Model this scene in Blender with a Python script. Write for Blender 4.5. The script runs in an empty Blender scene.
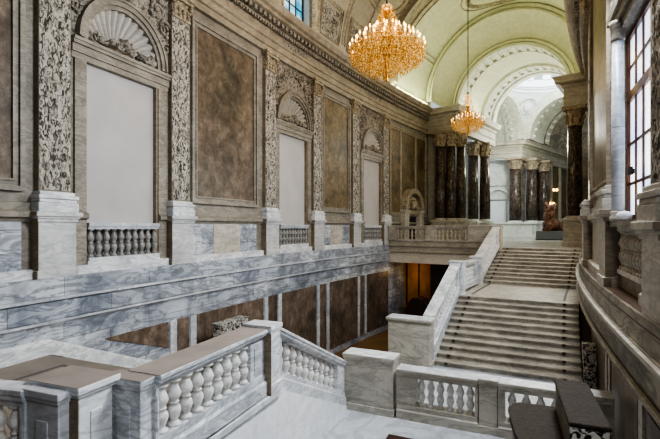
import bpy, bmesh, math, random
from math import sin, cos, pi, sqrt, atan2, radians
from mathutils import Vector, noise

random.seed(7)
RL = 103.13          # radius of the gently curved left wall
DC = 8.9             # camera distance from it
W = 10.6             # hall width
CX = RL - DC
col = bpy.context.scene.collection


def P(s, d, z):
    """s = metres along the left wall, d = metres out from it, z = height over the upper floor"""
    a = s / RL
    return Vector((CX - (RL - d) * cos(a), (RL - d) * sin(a), z))


def D(side, o):
    return o if side == 'L' else W - o


# ---------------------------------------------------------------- mesh builder
class MB:
    def __init__(self):
        self.v = []; self.f = []; self.sm = []

    def quad(self, a, b, c, d, smooth=False):
        n = len(self.v)
        self.v += [Vector(a), Vector(b), Vector(c), Vector(d)]
        self.f.append((n, n + 1, n + 2, n + 3)); self.sm.append(smooth)

    def poly(self, pts):
        n = len(self.v); self.v += [Vector(p) for p in pts]
        self.f.append(tuple(range(n, n + len(pts)))); self.sm.append(False)

    def hexa(self, p):
        """p: 4 bottom corners then 4 top corners"""
        n = len(self.v); self.v += [Vector(q) for q in p]
        for q in ((3, 2, 1, 0), (4, 5, 6, 7), (0, 1, 5, 4), (1, 2, 6, 5), (2, 3, 7, 6), (3, 0, 4, 7)):
            self.f.append(tuple(n + i for i in q)); self.sm.append(False)

    def box(self, c, sx, sy, sz, ang=0.0):
        c = Vector(c); ux = Vector((cos(ang), sin(ang), 0)) * sx / 2; uy = Vector((-sin(ang), cos(ang), 0)) * sy / 2
        uz = Vector((0, 0, sz / 2))
        b = [c - ux - uy - uz, c + ux - uy - uz, c + ux + uy - uz, c - ux + uy - uz]
        self.hexa(b + [q + uz * 2 for q in b])

    def sbox(self, s0, s1, d0, d1, z0, z1, n=None):
        if n is None: n = max(1, int(abs(s1 - s0) / 1.5))
        self.sweep([(d0, z0), (d1, z0), (d1, z1), (d0, z1)], s0, s1, n)

    def loft(self, rings, closed=True, caps=True, smooth=False):
        n = len(self.v); m = len(rings[0])
        for r in rings: self.v += [Vector(p) for p in r]
        for i in range(len(rings) - 1):
            for j in range(m if closed else m - 1):
                k = (j + 1) % m
                self.f.append((n + i * m + j, n + i * m + k, n + (i + 1) * m + k, n + (i + 1) * m + j)); self.sm.append(smooth)
        if closed and caps:
            self.f.append(tuple(n + j for j in range(m))[::-1]); self.sm.append(False)
            self.f.append(tuple(n + (len(rings) - 1) * m + j for j in range(m))); self.sm.append(False)

    def sweep(self, prof, s0, s1, n=None, closed=True, caps=True):
        if n is None: n = max(1, int(abs(s1 - s0) / 1.5))
        self.loft([[P(s0 + (s1 - s0) * i / n, d, z) for d, z in prof] for i in range(n + 1)], closed, caps)

    def bar(self, A, B, prof, A0=None):
        """extrude a (width, height) profile from A to B with vertical end cuts"""
        A = Vector(A); B = Vector(B); t = B - A; t.z = 0; t.normalize(); side = Vector((t.y, -t.x, 0))
        self.loft([[q + side * w + Vector((0, 0, h)) for w, h in prof] for q in (A, B)])

    def lathe(self, c, prof, n=12, caps=True, smooth=True):
        c = Vector(c)
        rings = [[c + Vector((r * cos(2 * pi * (j + .5) / n), r * sin(2 * pi * (j + .5) / n), z)) for j in range(n)] for r, z in prof]
        self.loft(rings, True, caps, smooth)

    def tube(self, pts, r, n=6, taper=1.0):
        pts = [Vector(p) for p in pts]; rings = []
        for i, p in enumerate(pts):
            t = (pts[min(i + 1, len(pts) - 1)] - pts[max(i - 1, 0)])
            t = t.normalized() if t.length > 1e-9 else Vector((0, 0, 1))
            a = t.cross(Vector((0, 0, 1)))
            if a.length < .05: a = t.cross(Vector((1, 0, 0)))
            a.normalize(); b = t.cross(a); rr = r * (1 + (taper - 1) * i / max(1, len(pts) - 1))
            rings.append([p + (a * cos(2 * pi * j / n) + b * sin(2 * pi * j / n)) * rr for j in range(n)])
        self.loft(rings, True, True, True)

    def blob(self, c, rx, ry, rz, ang=0, n=8, m=5):
        c = Vector(c); ca, sa = cos(ang), sin(ang); rings = []
        for i in range(m + 1):
            ph = -pi / 2 + pi * i / m; k = max(cos(ph), .04)
            ring = []
            for j in range(n):
                x = rx * k * cos(2 * pi * j / n); y = ry * k * sin(2 * pi * j / n)
                ring.append(c + Vector((x * ca - y * sa, x * sa + y * ca, rz * sin(ph))))
            rings.append(ring)
        self.loft(rings, True, True, True)

    def grid(self, fn, nu, nv, smooth=True, keep=None):
        n = len(self.v)
        for i in range(nu + 1):
            for j in range(nv + 1): self.v.append(Vector(fn(i / nu, j / nv)))
        for i in range(nu):
            for j in range(nv):
                if keep and not keep((i + .5) / nu, (j + .5) / nv): continue
                a = n + i * (nv + 1) + j
                self.f.append((a, a + nv + 1, a + nv + 2, a + 1)); self.sm.append(smooth)

    def mesh(self, name, mat, off=Vector((0, 0, 0))):
        me = bpy.data.meshes.new(name)
        me.from_pydata([v - off for v in self.v], [], self.f)
        me.polygons.foreach_set('use_smooth', self.sm)
        bm = bmesh.new(); bm.from_mesh(me)
        bmesh.ops.remove_doubles(bm, verts=bm.verts, dist=1e-5)
        bmesh.ops.recalc_face_normals(bm, faces=bm.faces)
        bm.to_mesh(me); bm.free(); me.update()
        if mat: me.materials.append(mat)
        return me

    def build(self, name, mat, parent=None, bevel=0.0):
        off = wloc(parent) if parent else Vector((0, 0, 0))
        o = bpy.data.objects.new(name, self.mesh(name, mat, off)); col.objects.link(o)
        if parent: o.parent = parent
        if bevel:
            m = o.modifiers.new('bevel', 'BEVEL'); m.width = bevel; m.segments = 2; m.limit_method = 'ANGLE'; m.angle_limit = radians(40)
        return o


def wloc(o):
    v = Vector((0, 0, 0))
    while o: v = v + o.location; o = o.parent
    return v


def thing(name, label, cat, loc, group=None):
    o = bpy.data.objects.new(name, None); col.objects.link(o); o.location = loc; o.empty_display_size = .2
    return tag(o, label, cat, group)


def tag(o, label, cat, group=None):
    o['label'] = label; o['category'] = cat
    if group: o['group'] = group
    return o


def struct(o):
    o['kind'] = 'structure'; return o


def inst(name, me, parent, loc, scale=(1, 1, 1), rz=0):
    o = bpy.data.objects.new(name, me); col.objects.link(o); o.parent = parent
    o.location = Vector(loc) - wloc(parent); o.scale = scale; o.rotation_euler = (0, 0, rz)
    return o


# ---------------------------------------------------------------- materials
def new_mat(name):
    m = bpy.data.materials.new(name); m.use_nodes = True
    nt = m.node_tree; return m, nt, nt.nodes['Principled BSDF']


def ramp(nt, stops):
    r = nt.nodes.new('ShaderNodeValToRGB'); e = r.color_ramp.elements
    while len(e) < len(stops): e.new(.5)
    for i, (p, c) in enumerate(stops):
        e[i].position = p; e[i].color = (c[0], c[1], c[2], 1)
    return r


def tex(nt, kind, scale, vec=None, **kw):
    n = nt.nodes.new('ShaderNodeTex' + kind)
    n.inputs['Scale'].default_value = scale
    for k, v in kw.items(): n.inputs[k].default_value = v
    if vec: nt.links.new(vec, n.inputs['Vector'])
    return n


def coords(nt, scale=(1, 1, 1), rot=(0, 0, 0)):
    tc = nt.nodes.new('ShaderNodeTexCoord'); mp = nt.nodes.new('ShaderNodeMapping')
    g = nt.nodes.new('ShaderNodeNewGeometry')
    mp.inputs['Scale'].default_value = scale; mp.inputs['Rotation'].default_value = rot
    nt.links.new(g.outputs['Position'], mp.inputs['Vector'])
    return mp.outputs['Vector']


def mix(nt, fac, a, b, mode='MIX'):
    m = nt.nodes.new('ShaderNodeMix'); m.data_type = 'RGBA'; m.blend_type = mode
    for s, v in ((m.inputs[0], fac), (m.inputs[6], a), (m.inputs[7], b)):
        if hasattr(v, 'links'): nt.links.new(v, s)
        elif isinstance(v, (int, float)): s.default_value = v
        else: s.default_value = (v[0], v[1], v[2], 1)
    return m.outputs[2]


def bump(nt, b, h, strength, dist=.02):
    n = nt.nodes.new('ShaderNodeBump'); n.inputs['Strength'].default_value = strength; n.inputs['Distance'].default_value = dist
    nt.links.new(h, n.inputs['Height']); nt.links.new(n.outputs[0], b.inputs['Normal'])


def marble(name, base, vein, dark, scale=1.0, rough=.35, amount=.5, spec=.4, blocks=None, joints=None):
    m, nt, b = new_mat(name)
    v = coords(nt, (scale, scale, scale), (.6, .75, .4))
    n1 = tex(nt, 'Noise', .9, v, Detail=7, Roughness=.6, Distortion=.6)          # soft clouds
    r1 = ramp(nt, [(.34, dark), (.47, vein), (.6, base)])
    nt.links.new(n1.outputs[0], r1.inputs[0])
    v2 = coords(nt, (scale * .55, scale * .55, scale * 1.9), (.7, .5, .2))         # drawn out veins
    n2 = tex(nt, 'Noise', 1.7, v2, Detail=10, Roughness=.62, Distortion=1.1)
    r2 = ramp(nt, [(.44, (0, 0, 0)), (.495, (1, 1, 1)), (.505, (1, 1, 1)), (.57, (0, 0, 0))])
    nt.links.new(n2.outputs[0], r2.inputs[0])
    n3 = tex(nt, 'Noise', 9, v, Detail=6, Roughness=.7)                            # fine grain
    r3 = ramp(nt, [(.3, (.8, .8, .8)), (.7, (1.1, 1.1, 1.1))]); nt.links.new(n3.outputs[0], r3.inputs[0])
    c = mix(nt, amount, base, r1.outputs[0])
    mm = nt.nodes.new('ShaderNodeMath'); mm.operation = 'MULTIPLY'; mm.inputs[1].default_value = amount * .9
    nt.links.new(r2.outputs[0], mm.inputs[0])
    c = mix(nt, mm.outputs[0], c, dark)
    c = mix(nt, .6, c, r3.outputs[0], 'MULTIPLY')
    if joints:   # courses of stone: joint lines and tone changes from block to block
        bw_, bh_, ofs = joints
        g = nt.nodes.new('ShaderNodeNewGeometry'); sp = nt.nodes.new('ShaderNodeSeparateXYZ'); cb = nt.nodes.new('ShaderNodeCombineXYZ')
        nt.links.new(g.outputs['Position'], sp.inputs[0]); nt.links.new(sp.outputs['Y'], cb.inputs[0]); nt.links.new(sp.outputs['Z'], cb.inputs[1])
        ad = nt.nodes.new('ShaderNodeVectorMath'); ad.operation = 'ADD'; ad.inputs[1].default_value = (20.3, ofs, 0); nt.links.new(cb.outputs[0], ad.inputs[0])
        br = nt.nodes.new('ShaderNodeTexBrick'); nt.links.new(ad.outputs[0], br.inputs['Vector'])
        br.inputs['Scale'].default_value = 1; br.inputs['Brick Width'].default_value = bw_; br.inputs['Row Height'].default_value = bh_
        br.inputs['Mortar Size'].default_value = .009; br.inputs['Mortar Smooth'].default_value = .2
        br.inputs['Color1'].default_value = (.68, .71, .76, 1); br.inputs['Color2'].default_value = (1.12, 1.1, 1.08, 1); br.inputs['Mortar'].default_value = (.3, .3, .3, 1)
        br.inputs['Bias'].default_value = .0
        c = mix(nt, .85, c, br.outputs['Color'], 'MULTIPLY')
    nt.links.new(c, b.inputs['Base Color'])
    b.inputs['Roughness'].default_value = rough; b.inputs['Specular IOR Level'].default_value = spec
    bump(nt, b, n3.outputs[0], .08)
    return m


def breccia(name, cols, scale=2.2, rough=.3, streak=1.0):
    m, nt, b = new_mat(name)
    v = coords(nt, (scale, scale, scale * streak))
    n0 = tex(nt, 'Noise', .55, v, Detail=5, Roughness=.6, Distortion=.5)
    n1 = tex(nt, 'Noise', 2.3, v, Detail=14, Roughness=.8, Distortion=.25)
    r = ramp(nt, [(.3, cols[0]), (.43, cols[1]), (.54, cols[2]), (.68, cols[3])])
    nt.links.new(n1.outputs[0], r.inputs[0])
    r0 = ramp(nt, [(.35, (.42, .45, .45)), (.5, (.9, .88, .85)), (.65, (1.2, 1.17, 1.15))]); nt.links.new(n0.outputs[0], r0.inputs[0])
    c = mix(nt, .9, r.outputs[0], r0.outputs[0], 'MULTIPLY')
    vo = tex(nt, 'Voronoi', 7, v); vo.feature = 'F1'
    rv = ramp(nt, [(.0, (1.25, 1.2, 1.15)), (.45, (.8, .8, .8))]); nt.links.new(vo.outputs['Distance'], rv.inputs[0])
    c = mix(nt, .5, c, rv.outputs[0], 'MULTIPLY')
    nt.links.new(c, b.inputs['Base Color']); b.inputs['Roughness'].default_value = rough
    b.inputs['Specular IOR Level'].default_value = .35
    return m


def carved(name, light, dark, scale=9, strength=.7, rough=.6, lo=.42, hi=.58, zs=1.0):
    m, nt, b = new_mat(name)
    v = coords(nt, (1, 1, zs))
    n1 = tex(nt, 'Noise', scale, v, Detail=4, Roughness=.6, Distortion=1.2)
    n2 = tex(nt, 'Noise', scale * .23, v, Detail=4, Roughness=.6)
    r = ramp(nt, [(lo, dark), (hi, light)]); nt.links.new(n1.outputs[0], r.inputs[0])
    r2 = ramp(nt, [(.35, (.7, .7, .7)), (.65, (1.05, 1.05, 1.05))]); nt.links.new(n2.outputs[0], r2.inputs[0])
    c = mix(nt, .7, r.outputs[0], r2.outputs[0], 'MULTIPLY')
    nt.links.new(c, b.inputs['Base Color']); b.inputs['Roughness'].default_value = rough
    bump(nt, b, n1.outputs[0], strength, .04)
    return m


def plain(name, c, rough=.6, var=.12, scale=3, metal=0, emit=None, es=0):
    m, nt, b = new_mat(name)
    n = tex(nt, 'Noise', scale, coords(nt), Detail=5)
    r = ramp(nt, [(.3, [x * (1 - var) for x in c]), (.7, [min(1, x * (1 + var)) for x in c])])
    nt.links.new(n.outputs[0], r.inputs[0]); nt.links.new(r.outputs[0], b.inputs['Base Color'])
    b.inputs['Roughness'].default_value = rough; b.inputs['Metallic'].default_value = metal
    if emit:
        b.inputs['Emission Color'].default_value = (*emit, 1); b.inputs['Emission Strength'].default_value = es
    return m


M = {}
M['white'] = marble('white_marble', (.76, .765, .765), (.6, .615, .63), (.33, .35, .38), 1.3, .35, .65)
M['rail'] = marble('rail_marble', (.7, .71, .725), (.5, .52, .55), (.25, .27, .3), 1.6, .3, .7)
M['baluster'] = marble('baluster_marble', (.8, .79, .77), (.66, .64, .61), (.42, .39, .35), 4.0, .35, .5)
M['wall'] = marble('grey_wall_marble', (.6, .63, .665), (.4, .425, .465), (.14, .157, .185), .9, .35, .8, joints=(2.4, .48, .41))
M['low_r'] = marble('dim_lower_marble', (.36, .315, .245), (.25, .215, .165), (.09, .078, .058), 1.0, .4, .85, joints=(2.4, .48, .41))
M['pale'] = marble('pale_blue_marble', (.66, .68, .7), (.5, .52, .55), (.32, .345, .37), 1.2, .35, .6, joints=(1.7, 3, .2))
M['ped'] = marble('pedestal_marble', (.58, .58, .575), (.45, .455, .46), (.24, .25, .265), 1.1, .4, .45)
M['ped_r'] = marble('pedestal_marble_warm', (.56, .525, .455), (.44, .405, .345), (.22, .2, .165), 1.1, .4, .5)
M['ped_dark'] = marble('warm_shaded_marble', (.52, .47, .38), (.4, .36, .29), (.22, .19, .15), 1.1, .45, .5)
M['upper'] = marble('grey_beige_stone', (.33, .3, .25), (.24, .217, .18), (.12, .108, .09), 1.4, .5, .55)
M['jamb'] = marble('jamb_stone', (.33, .3, .25), (.22, .2, .165), (.105, .092, .075), 1.6, .45, .6)
M['ent'] = marble('entablature_stone', (.4, .345, .265), (.3, .258, .195), (.15, .125, .092), 1.4, .55, .5)
M['frieze'] = marble('frieze_stone', (.38, .33, .26), (.28, .24, .19), (.15, .12, .1), 1.1, .5, .7)
M['breccia'] = breccia('brown_breccia', [(.045, .034, .026), (.115, .087, .065), (.175, .138, .106), (.3, .26, .21)], 1.3, .3)
M['breccia_low'] = breccia('red_brown_breccia', [(.06, .044, .034), (.13, .098, .077), (.2, .155, .122), (.36, .31, .265)], 1.4, .3, .7)
M['olive'] = breccia('olive_breccia', [(.06, .045, .025), (.14, .105, .06), (.21, .165, .095), (.3, .25, .16)], 1.6, .42)
M['column'] = breccia('dark_column_marble', [(.02, .015, .012), (.06, .044, .035), (.115, .09, .073), (.45, .41, .37)], 3.4, .2, .6)
M['relief'] = carved('mottled_shadowed_relief', (.54, .5, .43), (.03, .024, .018), 15, 1.0, .5, .42, .57, .5)  # dark part of the mottling also paints in the shadows of the carving
M['carve'] = carved('carved_stone', (.4, .36, .3), (.1, .085, .068), 11, .8, .65, .4, .56)
M['capital'] = carved('carved_capital', (.5, .43, .31), (.17, .13, .085), 12, .9, .6, .4, .56)
M['shell'] = marble('shell_stone', (.56, .53, .48), (.48, .45, .4), (.36, .33, .3), 2, .55, .4)
M['fill'] = plain('grey_canvas', (.44, .42, .41), .8, .06, 1.2)
M['vault_w'] = marble('vault_plaster_warm', (.5, .45, .36), (.43, .39, .31), (.33, .29, .23), .5, .75, .4, .2)
M['vault'] = marble('vault_plaster_pale', (.64, .65, .5), (.58, .59, .445), (.47, .48, .35), .5, .8, .3, .2)
M['rib'] = carved('rib_stucco', (.5, .45, .34), (.24, .21, .15), 7, .5, .7, .38, .6)
M['stucco'] = carved('green_white_stucco', (.72, .73, .62), (.52, .52, .42), 8, .6, .7, .38, .6)
M['dome'] = plain('white_dome_plaster', (.74, .78, .8), .8, .05, 1)
M['far'] = marble('far_white_stone', (.76, .78, .75), (.66, .68, .65), (.5, .52, .49), .8, .6, .4)
M['far_ent'] = marble('far_entablature', (.5, .48, .4), (.4, .38, .31), (.25, .23, .18), 1, .6, .5)
M['step'] = marble('stair_marble', (.5, .46, .39), (.38, .345, .285), (.19, .175, .15), 1.4, .4, .6)
M['pure'] = marble('plain_white_marble', (.84, .845, .85), (.76, .77, .78), (.62, .64, .66), .7, .4, .35)
M['return'] = marble('brown_return_face', (.3, .245, .175), (.23, .185, .13), (.12, .095, .065), 1.5, .5, .5)  # brown for side faces towards the near end of the hall only
M['bal_shade'] = marble('shadowed_baluster_marble', (.34, .335, .32), (.25, .245, .23), (.12, .115, .105), 4, .4, .6)  # darker copy for the niche balusters, their shadow put into the colour
M['fascia'] = marble('pale_beige_fascia', (.74, .68, .56), (.64, .585, .48), (.48, .43, .35), 1, .5, .3)
M['coffer'] = plain('shaded_coffer_ground', (.3, .29, .2), .8, .1, 3)  # darker than the vault: shade of the recesses put into the colour
M['ledge'] = plain('dark_brown_ledge', (.075, .045, .03), .6, .25, 3)
M['riser'] = marble('stair_riser', (.5, .465, .4), (.39, .36, .31), (.2, .18, .15), 1.4, .5, .6)
M['floor'] = marble('polished_floor', (.5, .49, .43), (.4, .39, .34), (.27, .26, .22), .8, .22, .5)
M['floor_low'] = marble('landing_floor', (.58, .6, .62), (.45, .47, .5), (.28, .3, .34), .9, .35, .6)
M['floor_brown'] = plain('brown_grey_floor', (.25, .215, .18), .55, .12, 2)
M['floor_line'] = plain('dark_floor_band', (.09, .085, .085), .5, .1, 2)
M['ground'] = plain('brown_ground_floor', (.2, .12, .05), .5, .2, 1)
M['railtop'] = plain('warm_lit_brown_top', (.3, .26, .23), .5, .14, 2.5)  # rail and pier tops: brown cast of the ceiling light put into the colour
M['slab'] = carved('dark_brown_stone', (.05, .034, .021), (.018, .012, .007), 22, .5, .75, .3, .7)
M['slabside'] = marble('dim_stone_side', (.36, .32, .26), (.26, .23, .18), (.1, .09, .075), 2, .5, .7)
M['mottle'] = carved('black_white_marble', (.66, .63, .57), (.02, .018, .015), 15, .5, .4, .47, .53)
M['carpet'] = plain('dark_red_brown_carpet', (.06, .028, .02), .95, .3, 40)
M['black'] = plain('black_fitting', (.012, .011, .01), .4, .1)
M['door'] = plain('black_door', (.008, .009, .012), .5, .1)
M['wood'] = plain('red_brown_wood', (.12, .045, .022), .35, .25, 6)
M['iron'] = plain('black_iron', (.02, .02, .022), .5, .1)
M['gold'] = plain('gilded_metal', (.62, .36, .09), .3, .15, 8, 1.0)
m, nt, b = new_mat('amber_crystal_glow'); M['crystal'] = m
n = tex(nt, 'Noise', 26, coords(nt), Detail=2)
r = ramp(nt, [(.36, (.1, .035, .004)), (.5, (.62, .3, .035)), (.64, (1, .8, .36))]); nt.links.new(n.outputs[0], r.inputs[0])
nt.links.new(r.outputs[0], b.inputs['Base Color']); nt.links.new(r.outputs[0], b.inputs['Emission Color'])
b.inputs['Emission Strength'].default_value = .3; b.inputs['Roughness'].default_value = .15; b.inputs['Metallic'].default_value = .3  # faint glow painted into the drops for the candlelight they catch
M['candle'] = plain('ivory_candle', (.8, .5, .16), .5, .05, 5, 0, (1.0, .5, .1), .45)
M['flame'] = plain('candle_bulb', (1, .85, .5), .4, .02, 5, 0, (1.0, .55, .15), 6)
M['orange'] = plain('ochre_curtain', (.42, .19, .03), .8, .25, 2)
M['darkwood'] = plain('dark_brown_wood', (.05, .03, .02), .6, .3, 4)
M['statue'] = carved('red_brown_wood_carving', (.3, .14, .08), (.07, .03, .02), 7, .6, .5)
M['plinth'] = plain('grey_plinth', (.19, .2, .21), .6, .05)

m, nt, b = new_mat('frosted_glass'); M['glass'] = m
n = tex(nt, 'Noise', 1.2, coords(nt), Detail=3)
r = ramp(nt, [(.35, (.5, .62, .85)), (.65, (.92, .93, .95))]); nt.links.new(n.outputs[0], r.inputs[0])
nt.links.new(r.outputs[0], b.inputs['Base Color']); nt.links.new(r.outputs[0], b.inputs['Emission Color'])
b.inputs['Emission Strength'].default_value = 1.1; b.inputs['Roughness'].default_value = .3
b.inputs['Transmission Weight'].default_value = .2
m, nt, b = new_mat('blue_glass'); M['glass_blue'] = m
n = tex(nt, 'Noise', 1.5, coords(nt), Detail=3)
r = ramp(nt, [(.4, (.02, .3, .5)), (.6, (.6, .8, .9))]); nt.links.new(n.outputs[0], r.inputs[0])
nt.links.new(r.outputs[0], b.inputs['Base Color']); nt.links.new(r.outputs[0], b.inputs['Emission Color'])
b.inputs['Emission Strength'].default_value = .6; b.inputs['Roughness'].default_value = .2
b.inputs['Transmission Weight'].default_value = .2

# ---------------------------------------------------------------- measured layout
ZM, ZLOW, ZMID, ZG = -1.6, -3.15, -1.5, -5.2        # left platform, lower landing, half landing, ground floor
PIL = [7.2, 11.05, 15.85, 19.55, 23.5, 27.3]
NICHE = [9.15, 17.7, 25.7]
SP = 5.55            # springing height of the niche arches
HW = 1.12            # half width of a niche
TOP = 8.0            # underside of the entablature
CT = 9.68            # top of the cornice
S0, S1 = -2.0, 34.2


def pr(side, pts): return [(D(side, o), z) for o, z in pts]


# ---------------------------------------------------------------- room shell
def wall(side, niches, s_start, s_end, lower_end, mu, name):
    mb = MB()
    edges = [s_start]
    for c in niches: edges += [c - HW, c + HW]
    edges.append(s_end)
    o = -.27
    for i in range(0, len(edges), 2):
        mb.sweep(pr(side, [(o, 0), (o, TOP + .1)]), edges[i], edges[i + 1], closed=False)
    for c in niches:
        mb.sweep(pr(side, [(o, 0), (o, .28)]), c - HW, c + HW, closed=False)
        n = 16; ring = []
        for k in range(n + 1):
            a = pi - pi * k / n; s = c + HW * cos(a)
            ring.append([P(s, D(side, o), SP + HW * sin(a)), P(s, D(side, o), TOP + .1)])
        mb.loft(ring, False)
        back = -.72       # reveals and back of the recess
        for s in (c - HW, c + HW):
            mb.quad(P(s, D(side, o), .28), P(s, D(side, back), .28), P(s, D(side, back), SP), P(s, D(side, o), SP))
        mb.quad(P(c - HW, D(side, o), .28), P(c + HW, D(side, o), .28), P(c + HW, D(side, back), .28), P(c - HW, D(side, back), .28))
        if side == 'L':
            mb.quad(P(c - HW, D(side, back), .28), P(c + HW, D(side, back), .28), P(c + HW, D(side, back), SP + .1), P(c - HW, D(side, back), SP + .1))
    w = struct(mb.build(name, mu))
    if side == 'R':
        mb = MB(); mb.sweep(pr(side, [(-.3, 0), (-.03, 0), (-.03, .006), (-.3, .006)]), s_start, lower_end); mb.build('dark_ledge_top', M['ledge'], w)
    # the blue-grey marble below the ledge
    mb = MB()
    mb.sweep(pr(side, [(-.6, 0), (.02, 0), (.02, -.4), (.1, -.41), (.1, -.47), (.04, -.5), (.04, -.88), (.08, -.9), (.08, -.96), (.03, -1.0), (0, -1.06)] + ([(0, ZG), (-.6, ZG)] if side == 'L' else [(0, -1.1), (-.3, -1.14), (-.3, ZG), (-.6, ZG)])), s_start, lower_end)
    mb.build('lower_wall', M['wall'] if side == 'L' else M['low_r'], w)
    mb = MB(); mb.sweep(pr(side, [(-.02, -.405), (.115, -.405), (.115, -.465), (-.02, -.465)]), s_start, lower_end)
    mb.build('ledge_moulding', M['pale'] if side == 'L' else M['ped_r'], w)
    mb = MB(); mb.sweep(pr(side, [(-.05, -.9), (.1, -.905), (.1, -.95), (-.05, -.99)]), s_start, lower_end)
    if side == 'R':
        m2 = MB()
        for z0, z1, o in ((-.13, -.115, .024), (-.52, -.48, .045), (-.9, -.86, .05)): m2.sweep(pr(side, [(0, z0), (o, z0), (o, z1), (0, z1)]), s_start, lower_end)
        m2.build('dark_groove', M['ledge'], w)
    mb.build('string_moulding', M['pale'] if side == 'L' else M['slabside'], w)
    return w


WL = wall('L', NICHE, 1.5, S1, 30.0, M['upper'], 'wall_left')
WR = wall('R', [9.15, 17.7, 25.7], S0, 36.5, 27.5, M['ent'], 'wall_right')

# entablature on both sides
ENT = [(-.3, 7.98), (-.12, 7.98), (-.12, 8.2), (-.06, 8.22), (-.06, 8.44), (.0, 8.48), (.0, 8.56), (-.14, 8.6), (-.14, 9.0), (-.04, 9.03), (-.02, 9.1), (-.1, 9.12), (-.1, 9.24), (.28, 9.3), (.28, 9.42), (.4, 9.46), (.5, 9.6), (.52, CT), (-.3, CT)]
for side, s0, s1, nm in (('L', 1.5, S1, 'trim_1'), ('R', S0, 36.5, 'trim_2')):
    mb = MB(); mb.sweep(pr(side, ENT), s0, s1, int((s1 - s0) / 1.0)); t = struct(mb.build(nm, M['ent']))
    mb = MB(); s = s0
    while s < s1:
        mb.sbox(s, s + .16, D(side, -.12), D(side, .17), 9.1, 9.27, 1); s += .3
    mb.build('dentils', M['carve'], t)
    mb = MB(); s = s0
    while s < s1:
        mb.sbox(s, s + .1, D(side, -.12), D(side, .03), 8.92, 9.03, 1); s += .17
    mb.build('bead_moulding', M['carve'], t)
    if side == 'L':
        for c in NICHE:
            mb = MB(); mb.grid(lambda u, v: P(c - .95 + 1.9 * u, D(side, -.135 + .03 * abs(noise.noise(Vector((u * 9, v * 4, c))))), 8.66 + .28 * v), 40, 8)
            mb.build('frieze_relief', M['carve'], t)

# dado cap and base course of the upper wall
for side, s0, s1, nm in (('L', 1.5, S1, 'trim_3'), ('R', S0, 30, 'trim_4')):
    mb = MB()
    segs = []; a = s0
    for c in NICHE: segs.append((a, c - HW)); a = c + HW
    segs.append((a, s1))
    for a, b_ in segs: mb.sweep(pr(side, [(-.3, 1.2), (-.23, 1.2), (-.2, 1.27), (-.12, 1.3), (-.12, 1.4), (-.22, 1.46), (-.22, 1.6), (-.3, 1.62)]), a, b_)
    t = struct(mb.build(nm, M['upper'] if side == 'L' else M['ped_r']))
    mb = MB()
    for a, b_ in segs: mb.sweep(pr(side, [(-.3, 0), (-.13, 0), (-.13, .16), (-.2, .2), (-.3, .2)]), a, b_)
    mb.build('base_course', M['white'] if side == 'L' else M['ped_r'], t)


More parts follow.
